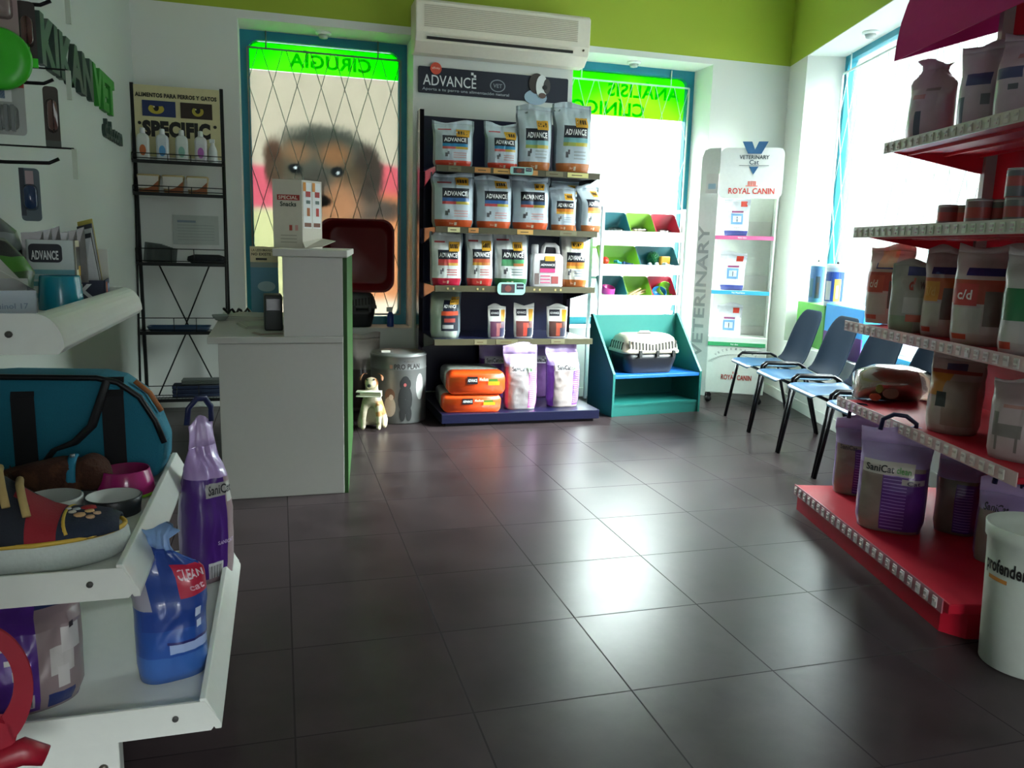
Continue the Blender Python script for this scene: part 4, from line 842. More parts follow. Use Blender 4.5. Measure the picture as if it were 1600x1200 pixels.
m_.build('print', CARD, t)
rb('clear shiny bag with black dog print standing on the lowest red shelf', 1450, 1535, 556, Z1, .33, .16, [(-.95, .50, -.1, .78, 'b0702a'), (-.95, .05, .0, .48, 'a89a92'), (-.2, .12, .95, .70, '8f7c72'), (-.45, .36, -.05, .56, '1d221e'), (-.4, .82, .3, .9, '3a3f5a'), (-.9, .78, .9, .82, '8a3a30')], [], 'a08a84', 71, -.3, group=GRP, shoulder=.6, seal=.05, twist=.2)
rb('pale bag with grey horse shaped print at the right end of the lowest red shelf', 1550, 1650, 592, Z1, .32, .15, [(-.7, .30, .3, .46, '7a7470'), (-.7, .44, -.5, .60, '7a7470'), (-.6, .12, -.5, .3, '7a7470'), (.1, .12, .2, .32, '7a7470'), (-.4, .66, .7, .70, 'a87a70')], [], 'b0a0a0', 72, -.25, group=GRP, shoulder=.7, seal=.05)
# litter bags on the red base
lp = [(.0, .03, .98, .62, '4f2478')]+[(.04, .06+.034*k, .75, .068+.034*k, '9a7ac0') for k in range(16)]
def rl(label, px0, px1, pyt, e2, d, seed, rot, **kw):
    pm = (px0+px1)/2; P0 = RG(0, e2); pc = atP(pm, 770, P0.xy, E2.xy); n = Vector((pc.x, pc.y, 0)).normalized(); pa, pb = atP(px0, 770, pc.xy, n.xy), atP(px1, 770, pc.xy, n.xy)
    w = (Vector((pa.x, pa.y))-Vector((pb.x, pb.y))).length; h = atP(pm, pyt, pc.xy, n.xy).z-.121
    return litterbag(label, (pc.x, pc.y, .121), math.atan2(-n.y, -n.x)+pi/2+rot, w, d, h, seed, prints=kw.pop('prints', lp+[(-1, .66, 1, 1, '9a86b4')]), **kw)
rl('purple litter bag at the far end of the red base, top leaning away', 1298, 1368, 650, .23, .14, 81, -.1, base='8a7a72', words=[('SaniCat', -.7, .60, .8, .06, '33303a', .02)], lean=.08, side='6a4a86')
rl('large purple litter bag with white name strip in front on the red base', 1338, 1448, 668, .16, .17, 82, -.05, base='85756c', prints=[(-.25, .03, .95, .62, '5a2a80')]+[(-.22, .06+.034*k, .45, .068+.034*k, '9a7ac0') for k in range(16)]+[(-1, .66, 1, 1, '9a86b4'), (-.85, .58, .6, .70, 'c4bcb4'), (.3, .50, .9, .56, 'b0a6a8')], words=[('SaniCat', -.75, .60, .8, .07, '1c1a20', .02), ('clean', .12, .60, .4, .06, '4f9a4a', .02), ('Cat', .45, .505, .35, .04, '4a3a5a', .02)], side='6a4a86', lean=-.02)
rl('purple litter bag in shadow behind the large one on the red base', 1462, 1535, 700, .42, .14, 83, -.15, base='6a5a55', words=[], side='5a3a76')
rl('purple litter bag partly hidden by the white bin on the red base', 1530, 1620, 752, .40, .15, 84, -.1, base='7a6a64', words=[('SaniCat', -.7, .66, .9, .08, '33303a', .02)], side='5a3a76')
# white bin
bp = atY(1632, 1000, 1.72)
t = thing('waste_bin', 'white plastic bin with black and orange lettering at the lower right', 'bin', (2.135, 1.70, 0), 0)
MB().lathe([(.108, 0), (.118, .004), (.132, .33), (.135, .385), (.141, .392), (.144, .432), (.139, .434), (.134, .39), (.112, .01), (.001, .006)], n=40, col='c3ccc2', cap=False).build('tub', M('c6cec4', .45, name='bin_plastic_white'), t)
m_ = MB(); gv, gf, _ = glyphs('profender', .03)
def onbin(u, z, o=.0015): a = pi-.50+u*1.05; r = .118+(z-.004)*.043+o; return (r*cos(a), r*sin(a), z)
m_.add([onbin(p[0], .285+p[1]*.055-p[0]*.0) for p in gv], gf, '1d1a1a')
m_.add([onbin(.12+.5*i/8, .272+z) for z in (0, .012) for i in range(9)], [(i, i+1, 10+i, 9+i) for i in range(8)], 'c8843a')
m_.build('lettering', CARD, t)
# ================================================================ white gondola on the left
WS = M('d9ddd6', .4, coat=.15, grain=.04, name='white_shelf_steel')
LY0, LY1 = 1.56, 2.40
t = thing('white_shelf_unit', 'white gondola shelf with three deep shelves along the left wall', 'shelf', (XL, (LY0+LY1)/2, 0)); cy = (LY0+LY1)/2
ax = lambda x: x-XL
def wshelf(name, xf, ztop, lipz, zlow, rl, nose):
    """deck with end plates and a sloped front lip; xf: foremost x"""
    s = MB().box(ax(XL+.012), ax(xf-.045), LY0-cy+.006, LY1-cy-.006, ztop-.02, ztop).build(name, WS, t, bevel=.002)
    if nose == 'round': pl = [(ax(xf-.045), zlow), (ax(xf-.010), zlow)]+[(ax(xf-.045)+.045*cos(a), zlow+.012+(lipz-zlow-.012)*sin(a)) for a in [pi/2*k/8 for k in range(9)]]
    else: pl = [(ax(xf-.012), zlow), (ax(xf), zlow), (ax(xf), zlow+.01), (ax(xf-.028), lipz), (ax(xf-.040), lipz), (ax(xf-.040), lipz-.01)]
    MB().prism(pl, 'y', LY0-cy, LY1-cy).build('front_lip', WS, s, bevel=.002)
    for y in (LY0-cy-.002, LY1-cy-.004):
        MB().prism([(ax(XL+.012), zlow), (ax(xf-.02), zlow), (ax(xf-.004), zlow+.02), (ax(xf-.03), lipz-.006), (ax(XL+.012), lipz-.004)] if nose != 'round' else [(ax(XL+.012), zlow)]+pl[1:]+[(ax(XL+.012), lipz-.002)], 'y', y, y+.006).build('end_plate', WS, s)
    MB().lathe([(.006, 0), (.006, -.004)], n=10, col='444444', tf=T(ax(xf-.085), LY0-cy-.002, (zlow+lipz)/2) @ Matrix.Rotation(-pi/2, 4, 'X')).build('screw', M('4a4a48', .5), s)
    return s
wshelf('upper_shelf', -.368, 1.035, 1.064, .992, 0, 'round')
wshelf('middle_shelf', -.268, .555, .592, .525, 0, 'flat')
wshelf('base_shelf', -.132, .262, .298, .228, 0, 'flat')
MB().box(ax(XL), ax(XL+.012), LY0-cy, LY1-cy, 0, 2.1).build('back_panel', WS, t)
for y in (LY0+.06, LY1-.1): MB().box(ax(XL+.02), ax(-.33), y-cy-.02, y-cy+.02, 0, .228).build('foot', WS, t, bevel=.003)
MB().lathe([(.009, 0), (.009, -.006), (.003, -.006)], n=12, col='555555', tf=T(ax(-.36), LY0+.04-cy, .15) @ Matrix.Rotation(-pi/2, 4, 'X')).build('bolt', M('5a564e', .4, metal=.6), t)
MB().box(ax(XL+.012), ax(XL+.05), LY0-cy-.02, LY0-cy+.02, 0, 1.62).build('upright', M('2a2622', .5), t)
# ---- pegs and hanging packs
HOOK = M('17181a', .35, metal=.6)
packs = []
def hook(px, py, y, L, label):
    p = atY(px, py, y); t = thing('display_hook', label, 'hook', (p.x, p.y, p.z), 0, 'pegs with price tags')
    MB().tube([(-L, 0, .0), (-.10, 0, 0), (-.02, 0, .002), (.0, 0, .012)], .004, 7).build('prong', HOOK, t)
    MB().tube([(-L, 0, .035), (.03, 0, .035), (.032, 0, .03)], .0022, 6).build('tag_wire', HOOK, t)
    MB().box(.026, .036, -.003, .003, -.03, .034, 'b9c4b4').build('price_tag', CARD, t)
    MB().box(-L-.006, -L, -.03, .03, -.02, .055).build('mounting_plate', HOOK, t); return t
hook(80, 11, 1.95, .44, 'black peg with price tag, topmost on the left wall panel')
hook(84, 133, 2.12, .38, 'black peg with price tag hanging beside the wall lettering')
hook(93, 257, 2.0, .42, 'black peg with price tag, lowest of the three pegs')
def blister(label, px0, px1, pt, pb, y, rot, cardc, bub, extra=(), n_=1):
    a, b = atY(px0, pt, y), atY(px1, pb, y); w = b.x-a.x; h = a.z-b.z
    t = thing('blister_pack', label, 'pack', ((a.x+b.x)/2, y, b.z), rot, 'hanging packs on the left wall')
    mb = MB(); pl = rrect(-w/2, w/2, 0, h, .008, 3); mb.prism(pl, 'y', 0, .003, cardc)
    for e in extra: mb.box(e[0]*w, e[1]*w, -.002, .0, e[2]*h, e[3]*h, e[4])
    mb.build('card', CARD, t)
    bx = MB(); r0 = rrect(-w*.36, w*.36, h*bub[1], h*bub[2], .01, 3); r1 = rrect(-w*.28, w*.28, h*(bub[1]+.04), h*(bub[2]-.04), .01, 3)
    bx.loft([[(p[0], 0, p[1]) for p in r0], [(p[0], -.022, p[1]) for p in r1]], bub[0]); bx.build('bubble', M('ATTR', .2, coat=.6, name='bubble_plastic'), t)
    return t, w, h
blister('brown and black collar pack with neon green foot, hanging at the upper left', 24, 60, 0, 106, 1.9, .25, '2a2420', ('5a3a34', .3, .78), ((-.5, .5, .0, .14, '3fe021'), (-.2, .1, .16, .34, '4fd02f')))
blister('brown collar pack hanging on the middle peg', 66, 96, 134, 232, 2.10, .35, '3a342e', ('6a4a44', .25, .8), ((-.5, .5, .0, .12, '4a524c'),))
blister('navy and pink pack hanging on the lowest peg', 29, 66, 262, 346, 1.98, .2, '4a5a60', ('20365a', .2, .7), ((-.5, -.25, .1, 1.0, '1a2530'), (-.2, .2, .7, .95, 'a08a8c')))
t_, w, h = blister('pink card with comb picture at the very top left', -30, 30, -40, 60, 1.82, .1, '9a8484', ('8a7a78', .3, .7), ())
a = atY(-32, 88, 1.78); t = thing('toy_disc', 'bright green flying disc hanging at the upper left edge', 'toy', (a.x+.030, 1.78, a.z-.055)); 
MB().lathe([(.0, .0), (.032, .004), (.053, .002), (.057, -.006), (.054, -.010)], n=36, col='2fae1c', tf=T(0, 0, .055) @ Matrix.Rotation(pi/2, 4, 'X')).build('disc', M('34b41e', .35), t)
t_, w, h = blister('comb set on a white and red card at the left edge under the green disc', -45, 42, 112, 212, 1.80, .12, 'a3a8a2', ('7d827e', .08, .5), ((-.5, .5, .80, .98, 'b0402c'), (-.2, .25, .55, .78, 'd0d4d0'), (-.1, .12, .60, .74, '2a6a9a')))
mb = MB()
for k in range(6): mb.box(-.40*w+k*.13*w, -.33*w+k*.13*w, -.028, -.02, .04*h, .48*h, '5f6664')
mb.build('comb_teeth', PLAS, t_)
# ---- upper shelf contents (z = 1.035)
ZU = 1.036
def P_(px, py, z): return atZ(px, py, z)
a, b = atY(47, 465, 2.10), atY(140, 460, 2.10)
t = thing('treat_box', 'white and teal treat box with pouches standing out of it on the upper left shelf', 'box', ((a.x+b.x)/2, 2.10, ZU), .12); w = b.x-a.x; h = atY(80, 375, 2.10).z-ZU
mb = MB(); mb.box(-w/2, w*.30, 0, .004, 0, h, 'ccd6d4'); mb.box(-w/2, w*.30, .10, .104, 0, h*1.06, 'ccd6d4'); mb.box(-w/2, -w/2+.004, 0, .104, 0, h, 'c6d0ce'); mb.box(w*.30-.004, w*.30, 0, .104, 0, h, 'd8cfb0'); mb.box(-w/2, w*.3, 0, .104, 0, .004, 'ccd6d4')
for z, c in ((.48, '6fa8b0'), (.40, '9cc4c6'), (.30, '4f8f98'), (.12, '8ab4b8')): mb.box(-w*.49, w*.27, -.001, 0, z*h, (z+.07)*h, c)
mb.box(w*.30, w*.302, .01, .09, .55*h, .9*h, '3a3a34'); mb.box(w*.30, w*.303, .03, .10, .0, .45*h, '6a5a34'); mb.box(w*.30, w*.303, .05, .10, .45*h, .6*h, 'd0a030')
mb.prism(rrect(-w*.46, w*.08, h*.66, h*.94, .01), 'y', -.002, 0, '20242e'); text(mb, 'ADVANCE', (-w*.42, -.003, h*.70), (1, 0, 0), (0, 0, 1), w=w*.44, h=h*.14, col='d8dcdc', bold=.03); mb.build('carton', CARD, t)
m_ = MB()
for k in range(6):
    x = -w*.42+k*w*.13; m_.loft([[(x-.02, .03+.012*k, .05), (x+.025, .03+.012*k, .05), (x+.025, .05+.012*k, .05), (x-.02, .05+.012*k, .05)], [(x-.022, .03+.012*k, h*1.1), (x+.022, .035+.012*k, h*(1.12+.05*(k % 3))), (x+.022, .04+.012*k, h*1.12), (x-.022, .038+.012*k, h*1.1)]], ['4a4a44', '6a6e6c', '3a3834', '8a8e8c', '54544c'][k % 5], 0, False)
m_.build('pouches', FOIL, t)
a, b = atY(122, 462, 2.20), atY(165, 455, 2.20)
t = thing('treat_box', 'navy display box with white letter K and leaning sachets on the upper left shelf', 'box', ((a.x+b.x)/2, 2.20, ZU), .12); w = b.x-a.x
mb = MB(); mb.box(-w/2, w/2, 0, .004, 0, .055, '1a2440'); mb.box(w/2-.004, w/2, 0, .14, 0, .055, '22304f'); mb.box(-w/2, w/2, .136, .14, 0, .13, 'c8ccc8'); mb.box(-w/2, -w/2+.004, 0, .14, 0, .08, '1a2440'); mb.box(-w/2, w/2, 0, .14, 0, .004, 'c0c4c0')
text(mb, 'K', (-w*.45, -.001, .012), (1, 0, 0), (0, 0, 1), h=.034, col='d8dce0', bold=.05); mb.box(w/2, w/2+.001, .02, .05, .01, .05, 'b8502f'); mb.box(w/2, w/2+.001, .06, .12, .015, .045, '5a6a8a'); mb.build('carton', CARD, t)
m_ = MB()
for k in range(5):
    y = .03+.02*k; m_.loft([[(-w*.4, y, .006), (w*.35, y, .006), (w*.35, y+.012, .006), (-w*.4, y+.012, .006)], [(-w*.52, y-.0, .15+.012*k), (w*.05, y-.01, .16+.012*k), (w*.05, y-.004, .16+.012*k), (-w*.52, y+.006, .15+.012*k)]], ['b9bec0', '25282e', 'a8adb0', '2e3036', 'b0a24a'][k], 0, False)
m_.build('sachets', FOIL, t)
p = atY(96, 470, 2.0); bowl('pet_bowl', 'upside down turquoise bowl on the upper left shelf in front of the treat box', 'bowl', (p.x, 2.0, ZU), .046, .075, '178ea6', '0f6f86', cm=M('ATTR', .25, coat=.4, name='glossy_bowl'))
t = thing('open_carton', 'white open cardboard carton at the near end of the upper left shelf', 'box', (-.52, 1.70, ZU), .36); mb = MB()
mb.box(-.20, .075, 0, .003, 0, .058, 'c0cad6'); mb.box(.072, .075, 0, .13, 0, .058, 'c8d0d8'); mb.box(-.20, .075, .127, .13, 0, .075, 'c4c8c6'); mb.box(-.20, .075, 0, .13, 0, .003, 'b9bdbb')
mb.add([(.075, 0, .058), (.075, .13, .058), (.03, .11, .09), (.02, .03, .095)], [(0, 1, 2, 3)], 'b6b6ae'); mb.add([(-.20, 0, .058), (-.02, 0, .058), (-.05, .03, .10), (-.20, .03, .10)], [(0, 1, 2, 3)], 'c2c2ba'); mb.add([(-.2, .13, .075), (.06, .13, .075), (.03, .15, .115), (-.2, .15, .12)], [(0, 1, 2, 3)], 'b9b9b2')
text(mb, 'Vetoquinol 17', (-.03, -.001, .02), (1, 0, 0), (0, 0, 1), w=.09, h=.014, col='8a9ab4', bold=.01); mb.build('carton', CARD, t)
t = thing('dog_treat_bag', 'dark green and black crumpled treat bags at the left edge of the upper shelf', 'bag', (atY(46, 400, 1.9).x-.125, 1.90, ZU), .1); mb = MB()
rings = [[(q[0]+.01*noise.noise(Vector((q[0]*30, q[1]*30, z*20))), q[1]+.01*noise.noise(Vector((q[1]*30, z*30, 5))), z+.012*noise.noise(Vector((q[0]*25, q[1]*25, 9)))) for q in ell(0, 0, .12*k, .05*k, 22)] for z, k in ((.012, .9), (.05, 1.05), (.085, 1.05), (.12, .9), (.15, .7))]
mb.loft(rings, [c for c in ('1a1c18', '2f4f1c', '3f7a1e', '1c1e1c') for _ in range(22)]+['1a1c18', '4a5048']); mb.build('bag', FOIL, t)
t = thing('dog_treat_bag', 'silver topped dark treat bag lying behind the open carton on the upper shelf', 'bag', (atY(44, 400, 2.12).x-.12, 2.12, ZU), .0)
rings = [[(q[0]+.012*noise.noise(Vector((q[0]*30, q[1]*30, z*20+3))), q[1], z+.012*noise.noise(Vector((q[0]*25, q[1]*25, 2)))) for q in ell(0, 0, .11*k, .05*k, 22)] for z, k in ((.012, .9), (.08, 1.0), (.13, 1.0), (.17, .9), (.20, .6))]
MB().loft(rings, [c for c in ('1a1a1c', '202226', '8a9094', '5a5e60') for _ in range(22)]+['1a1c18', '8a9090']).build('bag', FOIL, t)
# ---- middle shelf contents (z = .555)
ZM = .556
# turquoise soft carrier bag
t = thing('carrier_bag', 'turquoise soft pet carrier bag with black straps on the middle left shelf', 'pet carrier', (-.575, 2.30, ZM), .0)
CB = M('ATTR', .8, bump=.3, scale=250, grain=.1, name='nylon'); BL_ = .62; xx = .285
prof = [(-.33, .25), (-.31, .285), (-.1, .295), (.12, .288), (.17, .275), (.22, .235), (.255, .17), (.275, .11), (.272, .06), (.255, .02), (.22, 0), (-.33, 0)]
def cbring(y, k): return [(p[0]*k-.0, y, .13+(p[1]-.13)*k) for p in prof]
MB().loft([cbring(-.085, .94), cbring(-.078, .985), cbring(-.03, 1.01), cbring(.03, 1.01), cbring(.078, .985), cbring(.085, .94)], '0f6f86', 0, False).build('body', CB, t, bevel=.02)
MB().tube([(p[0]*.99, -.083, .13+(p[1]-.13)*.99) for p in prof[:8]], .008, 6, '0e1216').build('top_piping', BLACKM, t)
for x in (-.05, .155):
    MB().loft([[(x-.026, y, z), (x+.026, y, z), (x+.026, y+.004, z), (x-.026, y+.004, z)] for z, y in ((.0, -.088), (.06, -.093), (.24, -.093), (.286, -.07))], '0e1014', 0, False).build('strap', M('101216', .8), t)
MB().tube([(-.02, -.10, .06), (.02, -.115, .11), (.07, -.125, .13), (.11, -.12, .17), (.13, -.11, .23), (.145, -.095, .28)], [.012, .016, .024, .026, .024, .022], 8, '0e1014', flat=.35).build('handle', M('101216', .8), t)
MB().tube([(.20, -.03, .268), (.235, -.03, .235), (.262, -.03, .185)], .007, 6, 'b0703a').build('zip_trim', M('a8683a', .7), t)
# skinned animals
def skin(name, nodes, edges, col, mat, parent, sub=2, root=0):
    me = bpy.data.meshes.new(name); me.from_pydata([n[:3] for n in nodes], edges, []); o = bpy.data.objects.new(name, me); COL.objects.link(o)
    md = o.modifiers.new('skin', 'SKIN'); md.use_smooth_shade = True
    for i, n in enumerate(nodes):
        sv = me.skin_vertices[0].data[i]; sv.radius = (n[3], n[4] if len(n) > 4 else n[3]); sv.use_root = i == root
    md = o.modifiers.new('s', 'SUBSURF'); md.levels = sub; md.render_levels = sub
    m2 = bpy.data.meshes.new_from_object(o.evaluated_get(bpy.context.evaluated_depsgraph_get())); bpy.data.objects.remove(o)
    ca = m2.color_attributes.new('col', 'FLOAT_COLOR', 'POINT'); buf = []
    for v in m2.vertices: buf += (*(lin(col(v.co)) if callable(col) else lin(col)), 1)
    ca.data.foreach_set('color', buf); m2.materials.clear(); m2.materials.append(mat)
    for p in m2.polygons: p.use_smooth = True
    o = bpy.data.objects.new(name, m2); COL.objects.link(o); o.parent = parent; return o
p0 = atY(82, 755, 2.14)
t = thing('plush_toy', 'brown plush dog toy with turquoise collar lying on the middle left shelf', 'plush toy', (p0.x, 2.14, ZM), 0)
PB = lambda c: '4a2a1c' if noise.noise(c*25) > -.15 else '5c3824'
nd = [(-.06, 0, .050, .046, .048), (.0, 0, .054, .046, .050), (.05, 0, .055, .040, .044), (.085, -.005, .056, .046, .050), (.115, -.012, .046, .034, .036), (.128, -.018, .030, .022, .024),
      (-.09, -.01, .035, .03, .03), (-.10, -.05, .018, .017), (-.085, .05, .018, .017), (.05, -.055, .018, .017), (.06, .055, .018, .017), (-.12, 0, .06, .012), (.10, -.035, .095, .013), (.10, .03, .095, .013)]
skin('body', nd, [(0, 1), (1, 2), (2, 3), (3, 4), (4, 5), (0, 6), (6, 7), (6, 8), (2, 9), (2, 10), (0, 11), (3, 12), (3, 13)], PB, FUR, t)
mb = MB(); mb.tube([(.052+.0*cos(a), .048*cos(a), .055+.050*sin(a)) for a in [2*pi*i/20 for i in range(21)]], .011, 6, '1f7fa0', flat=.35); mb.build('collar', M('2385a6', .6), t)
MB().lathe([(.006, -.004), (.006, .004)], n=10, col='b0b4b8', tf=T(.052, -.015, .108)).build('buckle', M('a8adb0', .3, metal=.8), t)
def bowlpx(px, py, y, **k): p = atY(px, py, y); return (p.x, y, ZM)
p = atY(197, 752, 2.14); bowl('pet_bowl', 'magenta pet bowl with lime base ring on the middle left shelf', 'bowl', (p.x, 2.14, ZM), .070, .066, 'a8246e', '8c1c58', '7fb82a', cm=M('ATTR', .22, coat=.5, name='glossy_bowl'), top=.80)
p = atY(82, 775, 2.0); bowl('pet_bowl', 'plain white bowl behind the sneaker bed on the middle left shelf', 'bowl', (p.x, 2.0, ZM), .062, .045, 'c4c8c4', 'aeb2ae', top=1.0)
p = atY(178, 790, 1.99); bowl('pet_bowl', 'white bowl with dark outside between sneaker bed and magenta bowl', 'bowl', (p.x, 1.99, ZM), .058, .042, '1c2026', 'c6cac8', top=1.05)
# sneaker shaped pet bed, toe to the right
t = thing('pet_bed', 'sneaker shaped pet bed in navy and red with white sole on the middle left shelf', 'pet bed', (-.497, 1.72, ZM), .06)
def sole(k, z): return [(x*1.0+.0, y*k, z) for x, y in SO]
SO = [(.185*cos(a) if cos(a) > 0 else .42*cos(a), .098*sin(a)*(1 if cos(a) > 0 else .95)) for a in [2*pi*i/40 for i in range(40)]]
def so(k, z): return [((x-.0)*k if x > 0 else x, y*k, z) for x, y in SO]
SM_ = M('ATTR', .7, bump=.25, scale=150, grain=.08, name='white_plush')
MB().loft([so(.90, 0), so(.99, .010), so(1.02, .03), so(1.0, .05), so(.94, .060)], 'c4ccc8').build('sole', SM_, t)
MB().tube([(x*.965 if x > 0 else x, y*.965, .060) for x, y in SO]+[(SO[0][0]*.965, SO[0][1]*.965, .06)], .005, 6, 'c9a63a').build('yellow_piping', M('c9a43a', .6), t)
n_ = 24; rings = []; cols = []
xs = [-.40+.57*i/22 for i in range(23)]
for x in xs:
    hw = .09*sqrt(max(.02, 1-(max(0, x)/.183)**2.4)); hz = .135-.12*sstep(-.12, .12, x)+.055*(1-sstep(-.3, .05, x)); hz = max(.035, hz) * sqrt(max(.05, 1-(max(0, x)/.185)**4))
    rings.append([(x, -hw*cos(pi*i/n_), .058+hz*(sin(pi*i/n_)**.75)) for i in range(n_+1)])
for j in range(22):
    for i in range(n_):
        x = (xs[j]+xs[j+1])/2; s = abs(i+.5-n_/2)/(n_/2); toe = x > .06+.05*(s-.5)**2; red = (not toe) and x > -.005+.03*s
        cols.append('152036' if toe else ('8a1020' if red else '161c28'))
mb = MB(); mb.loft(rings, cols, 0, True, False, closed=False); mb.build('upper', M('ATTR', .8, bump=.3, scale=200, name='cotton'), t, solid=.006)
mb = MB()
def onup(x, i, o=.004):
    hw = .09*sqrt(max(.02, 1-(max(0, x)/.183)**2.4)); hz = .135-.12*sstep(-.12, .12, x)+.055*(1-sstep(-.3, .05, x)); hz = max(.035, hz)*sqrt(max(.05, 1-(max(0, x)/.185)**4))
    return (x, -(hw+o)*cos(i), .058+o+hz*(max(0, sin(i))**.75))
mb.tube([onup(.072+.012*(a-.5)**2*4, .25+2.6*a, .001) for a in [k/12 for k in range(13)]], .004, 6, 'c9a63a'); mb.build('toe_piping', M('c9a43a', .6), t)
mb = MB()
for (x, i, rx, c) in ((.10, 1.25, .012, 'd0a878'), (.115, 1.5, .010, 'd0a878'), (.085, 1.45, .008, 'b8b4a8'), (.12, 1.1, .009, 'c09a78'), (.09, 1.65, .008, 'a9b4ba'), (.11, 1.8, .016, 'a01c22'), (.075, 1.7, .006, 'c8ccd0'), (.13, 1.35, .008, 'c8a488')):
    p = Vector(onup(x, i, .0015)); mb.lathe([(rx, -.001), (rx*.9, .003), (.0005, .004)], c=p, n=10, col=c)
mb.build('paw_print_patch', CLOTH, t)
LACE = M('b39a62', .8)
for k, x in enumerate((-.012, -.045, -.078)):
    MB().tube([onup(x+.03, .75, .006), onup(x+.02, 1.1, .014), onup(x+.008, 1.5, .018), onup(x, 1.9, .014)], .0075, 8, 'c0a468').build('lace', LACE, t)
q = onup(-.085, 1.2, .02); MB().tube([(q[0]+.03*cos(a)-.0, q[1]-.01, q[2]+.02+.032*sin(a)) for a in [pi*2*i/14 for i in range(15)]], .008, 8, 'c0a468').build('lace_loop', LACE, t)
MB().tube([onup(-.16, 1.2, .01), onup(-.12, .9, .012), onup(-.10, .5, .006)], .008, 8, 'c0a468').build('lace_end', LACE, t)
MB().loft([[onup(-.18, .9, .004), onup(-.18, 1.3, .01), onup(-.18, 1.8, .004)], [onup(-.05, 1.0, .01), onup(-.05, 1.4, .02), onup(-.05, 1.9, .01)]], '202c3c', 0, True, False, closed=False).build('tongue', M('1c2634', .8), t, solid=.008)
# ---- base shelf (z = .262)
ZB = .263
litterbag('tall purple litter bag on the far end of the white base shelf', (-.212, 2.26, ZB), .62, .145, .10, .45, 91, base='8f7a82', hand='1a2450', lean=-.02, narrow=.45, pinch=.12, words=[('SaniCat', -.3, .56, 1.1, .06, '2a2a30', .02), ('SANICAT', .02, .24, .7, .025, 'c8b8dc')],
    prints=[(-1, .03, .45, .66, '4a1f7a'), (.45, .03, 1, .66, '9a8488'), (-1, .66, 1, 1, 'a88cc4'), (-.4, .545, .9, .63, 'a9a7a4'), (.5, .5, .98, .60, 'c8c8c4'), (-.35, .03, .25, .13, 'c9c9cc')]+[(-.32+.06*k, .035, -.30+.06*k+.015*(k % 2), .115, '2a2a2e') for k in range(9)], side='5a3a8a')
litterbag('purple litter bag with white cat print near the camera under the middle shelf', (-.53, 1.70, ZB), .35, .24, .15, .256, 92, base='8a7a7e', hand=None, words=[('SaniCat', -.8, .86, .9, .08, '26262c', .02)],
    prints=[(-1, .02, .28, .82, '4f2482'), (.28, .02, 1, .84, '8c7a7c'), (.28, .84, 1, 1, 'c8c6c2'), (.28, .76, 1, .84, '22305a'), (.45, .30, .8, .52, 'bdb9b6'), (.55, .18, .72, .36, 'c4c0be'), (.62, .46, .9, .64, 'c4c0be'), (.75, .62, .82, .67, '2a2022'), (-1, .84, .28, .97, 'b0aaa8'), (-.35, .66, -.2, .73, 'c8c4c4'), (-.25, .58, .0, .62, 'c8c4c4'), (-.2, .47, .02, .51, 'c8c4c4'), (-.1, .34, .06, .42, 'c8c4c4'), (-.05, .05, .2, .18, 'b8b4b4'), (.4, .02, .8, .14, '22306a')]+[(-.03+.03*k, .06, -.018+.03*k, .17, '2a2a2e') for k in range(7)], side='5a3a8a')
bag('cat_litter_bag', 'blue cat litter bag with shiny folded top and red label on the white base shelf', 'bag', (-.243, 1.75, ZB), .30, .145, .10, .335, '1f3f8c', [(-1, 0, 1, .18, '3a68b4'), (-1, .18, 1, .36, '2450a0'), (-.2, .20, 1, .26, '9fb4e0'), (-.25, .26, 1, .28, '2a2a6a'), (.2, .56, 1, .76, 'b8203f'), (-1, .50, -.55, .78, '9a98a4'), (.55, .42, .72, .48, 'c8d4ec'), (.6, .34, .75, .39, 'c8d4ec')],
    [('CLEAN', .26, .65, .70, .07, 'e8d0d8', .03), ('cat', .5, .59, .4, .03, 'd8a0b0')], side='2450a0', seed=93, shoulder=.45, seal=.14, sealcol='7f9fd0', lean=.06, twist=-.9, amp=.010, pinch=.62, leanx=-.03, back='2450a0')
# red cut-out sign at the lower left corner
RDM = M('8c1226', .4, name='red_card'); a = atY(-36, 1090, 1.30)
t = thing('promo_sign', 'dark red rounded cut-out sign with white letter at the lower left corner', 'sign', (a.x, 1.30, 0), .1)
zc = a.z; R_ = .075
mb = MB(); out = ell(0, zc+.01, R_, .11, 36, -1.0, 3.4); inn = ell(-.004, zc+.02, R_*.72, .075, 36, -1.0, 3.4)
mb.add([(p[0], y, p[1]) for y in (0, .006) for p in out+inn], [(i, i+1, 37+i+1, 37+i) for i in range(36)]+[(74+i, 74+37+i, 74+37+i+1, 74+i+1) for i in range(36)]+[(i, 74+i, 75+i, i+1) for i in range(36)]+[(37+i, 38+i, 112+i, 111+i) for i in range(36)], '8c1226')
mb.prism([(-.10, zc+.02), (-.03, zc-.02), (.04, zc-.055), (.045, zc-.085), (.0, zc-.12), (-.10, zc-.12)], 'y', 0, .006, '9c1c30'); mb.build('board', RDM, t)
mb = MB(); text(mb, 'K', (-.022, -.002, zc-.085), (1, 0, 0), (0, 0, 1), h=.04, col='e0dcdc', bold=.06); text(mb, '®', (.0, -.002, zc-.035), (1, 0, 0), (0, 0, 1), h=.016, col='d8b8bc'); mb.build('lettering', CARD, t)
MB().tube([(-.03, .003, 0), (-.03, .003, zc-.13), (.0, .003, zc-.12), (.055, .003, zc-.105), (.085, .003, zc-.12)], [.014, .014, .018, .022, .016], 8, '8c1226').build('stand', RDM, t)
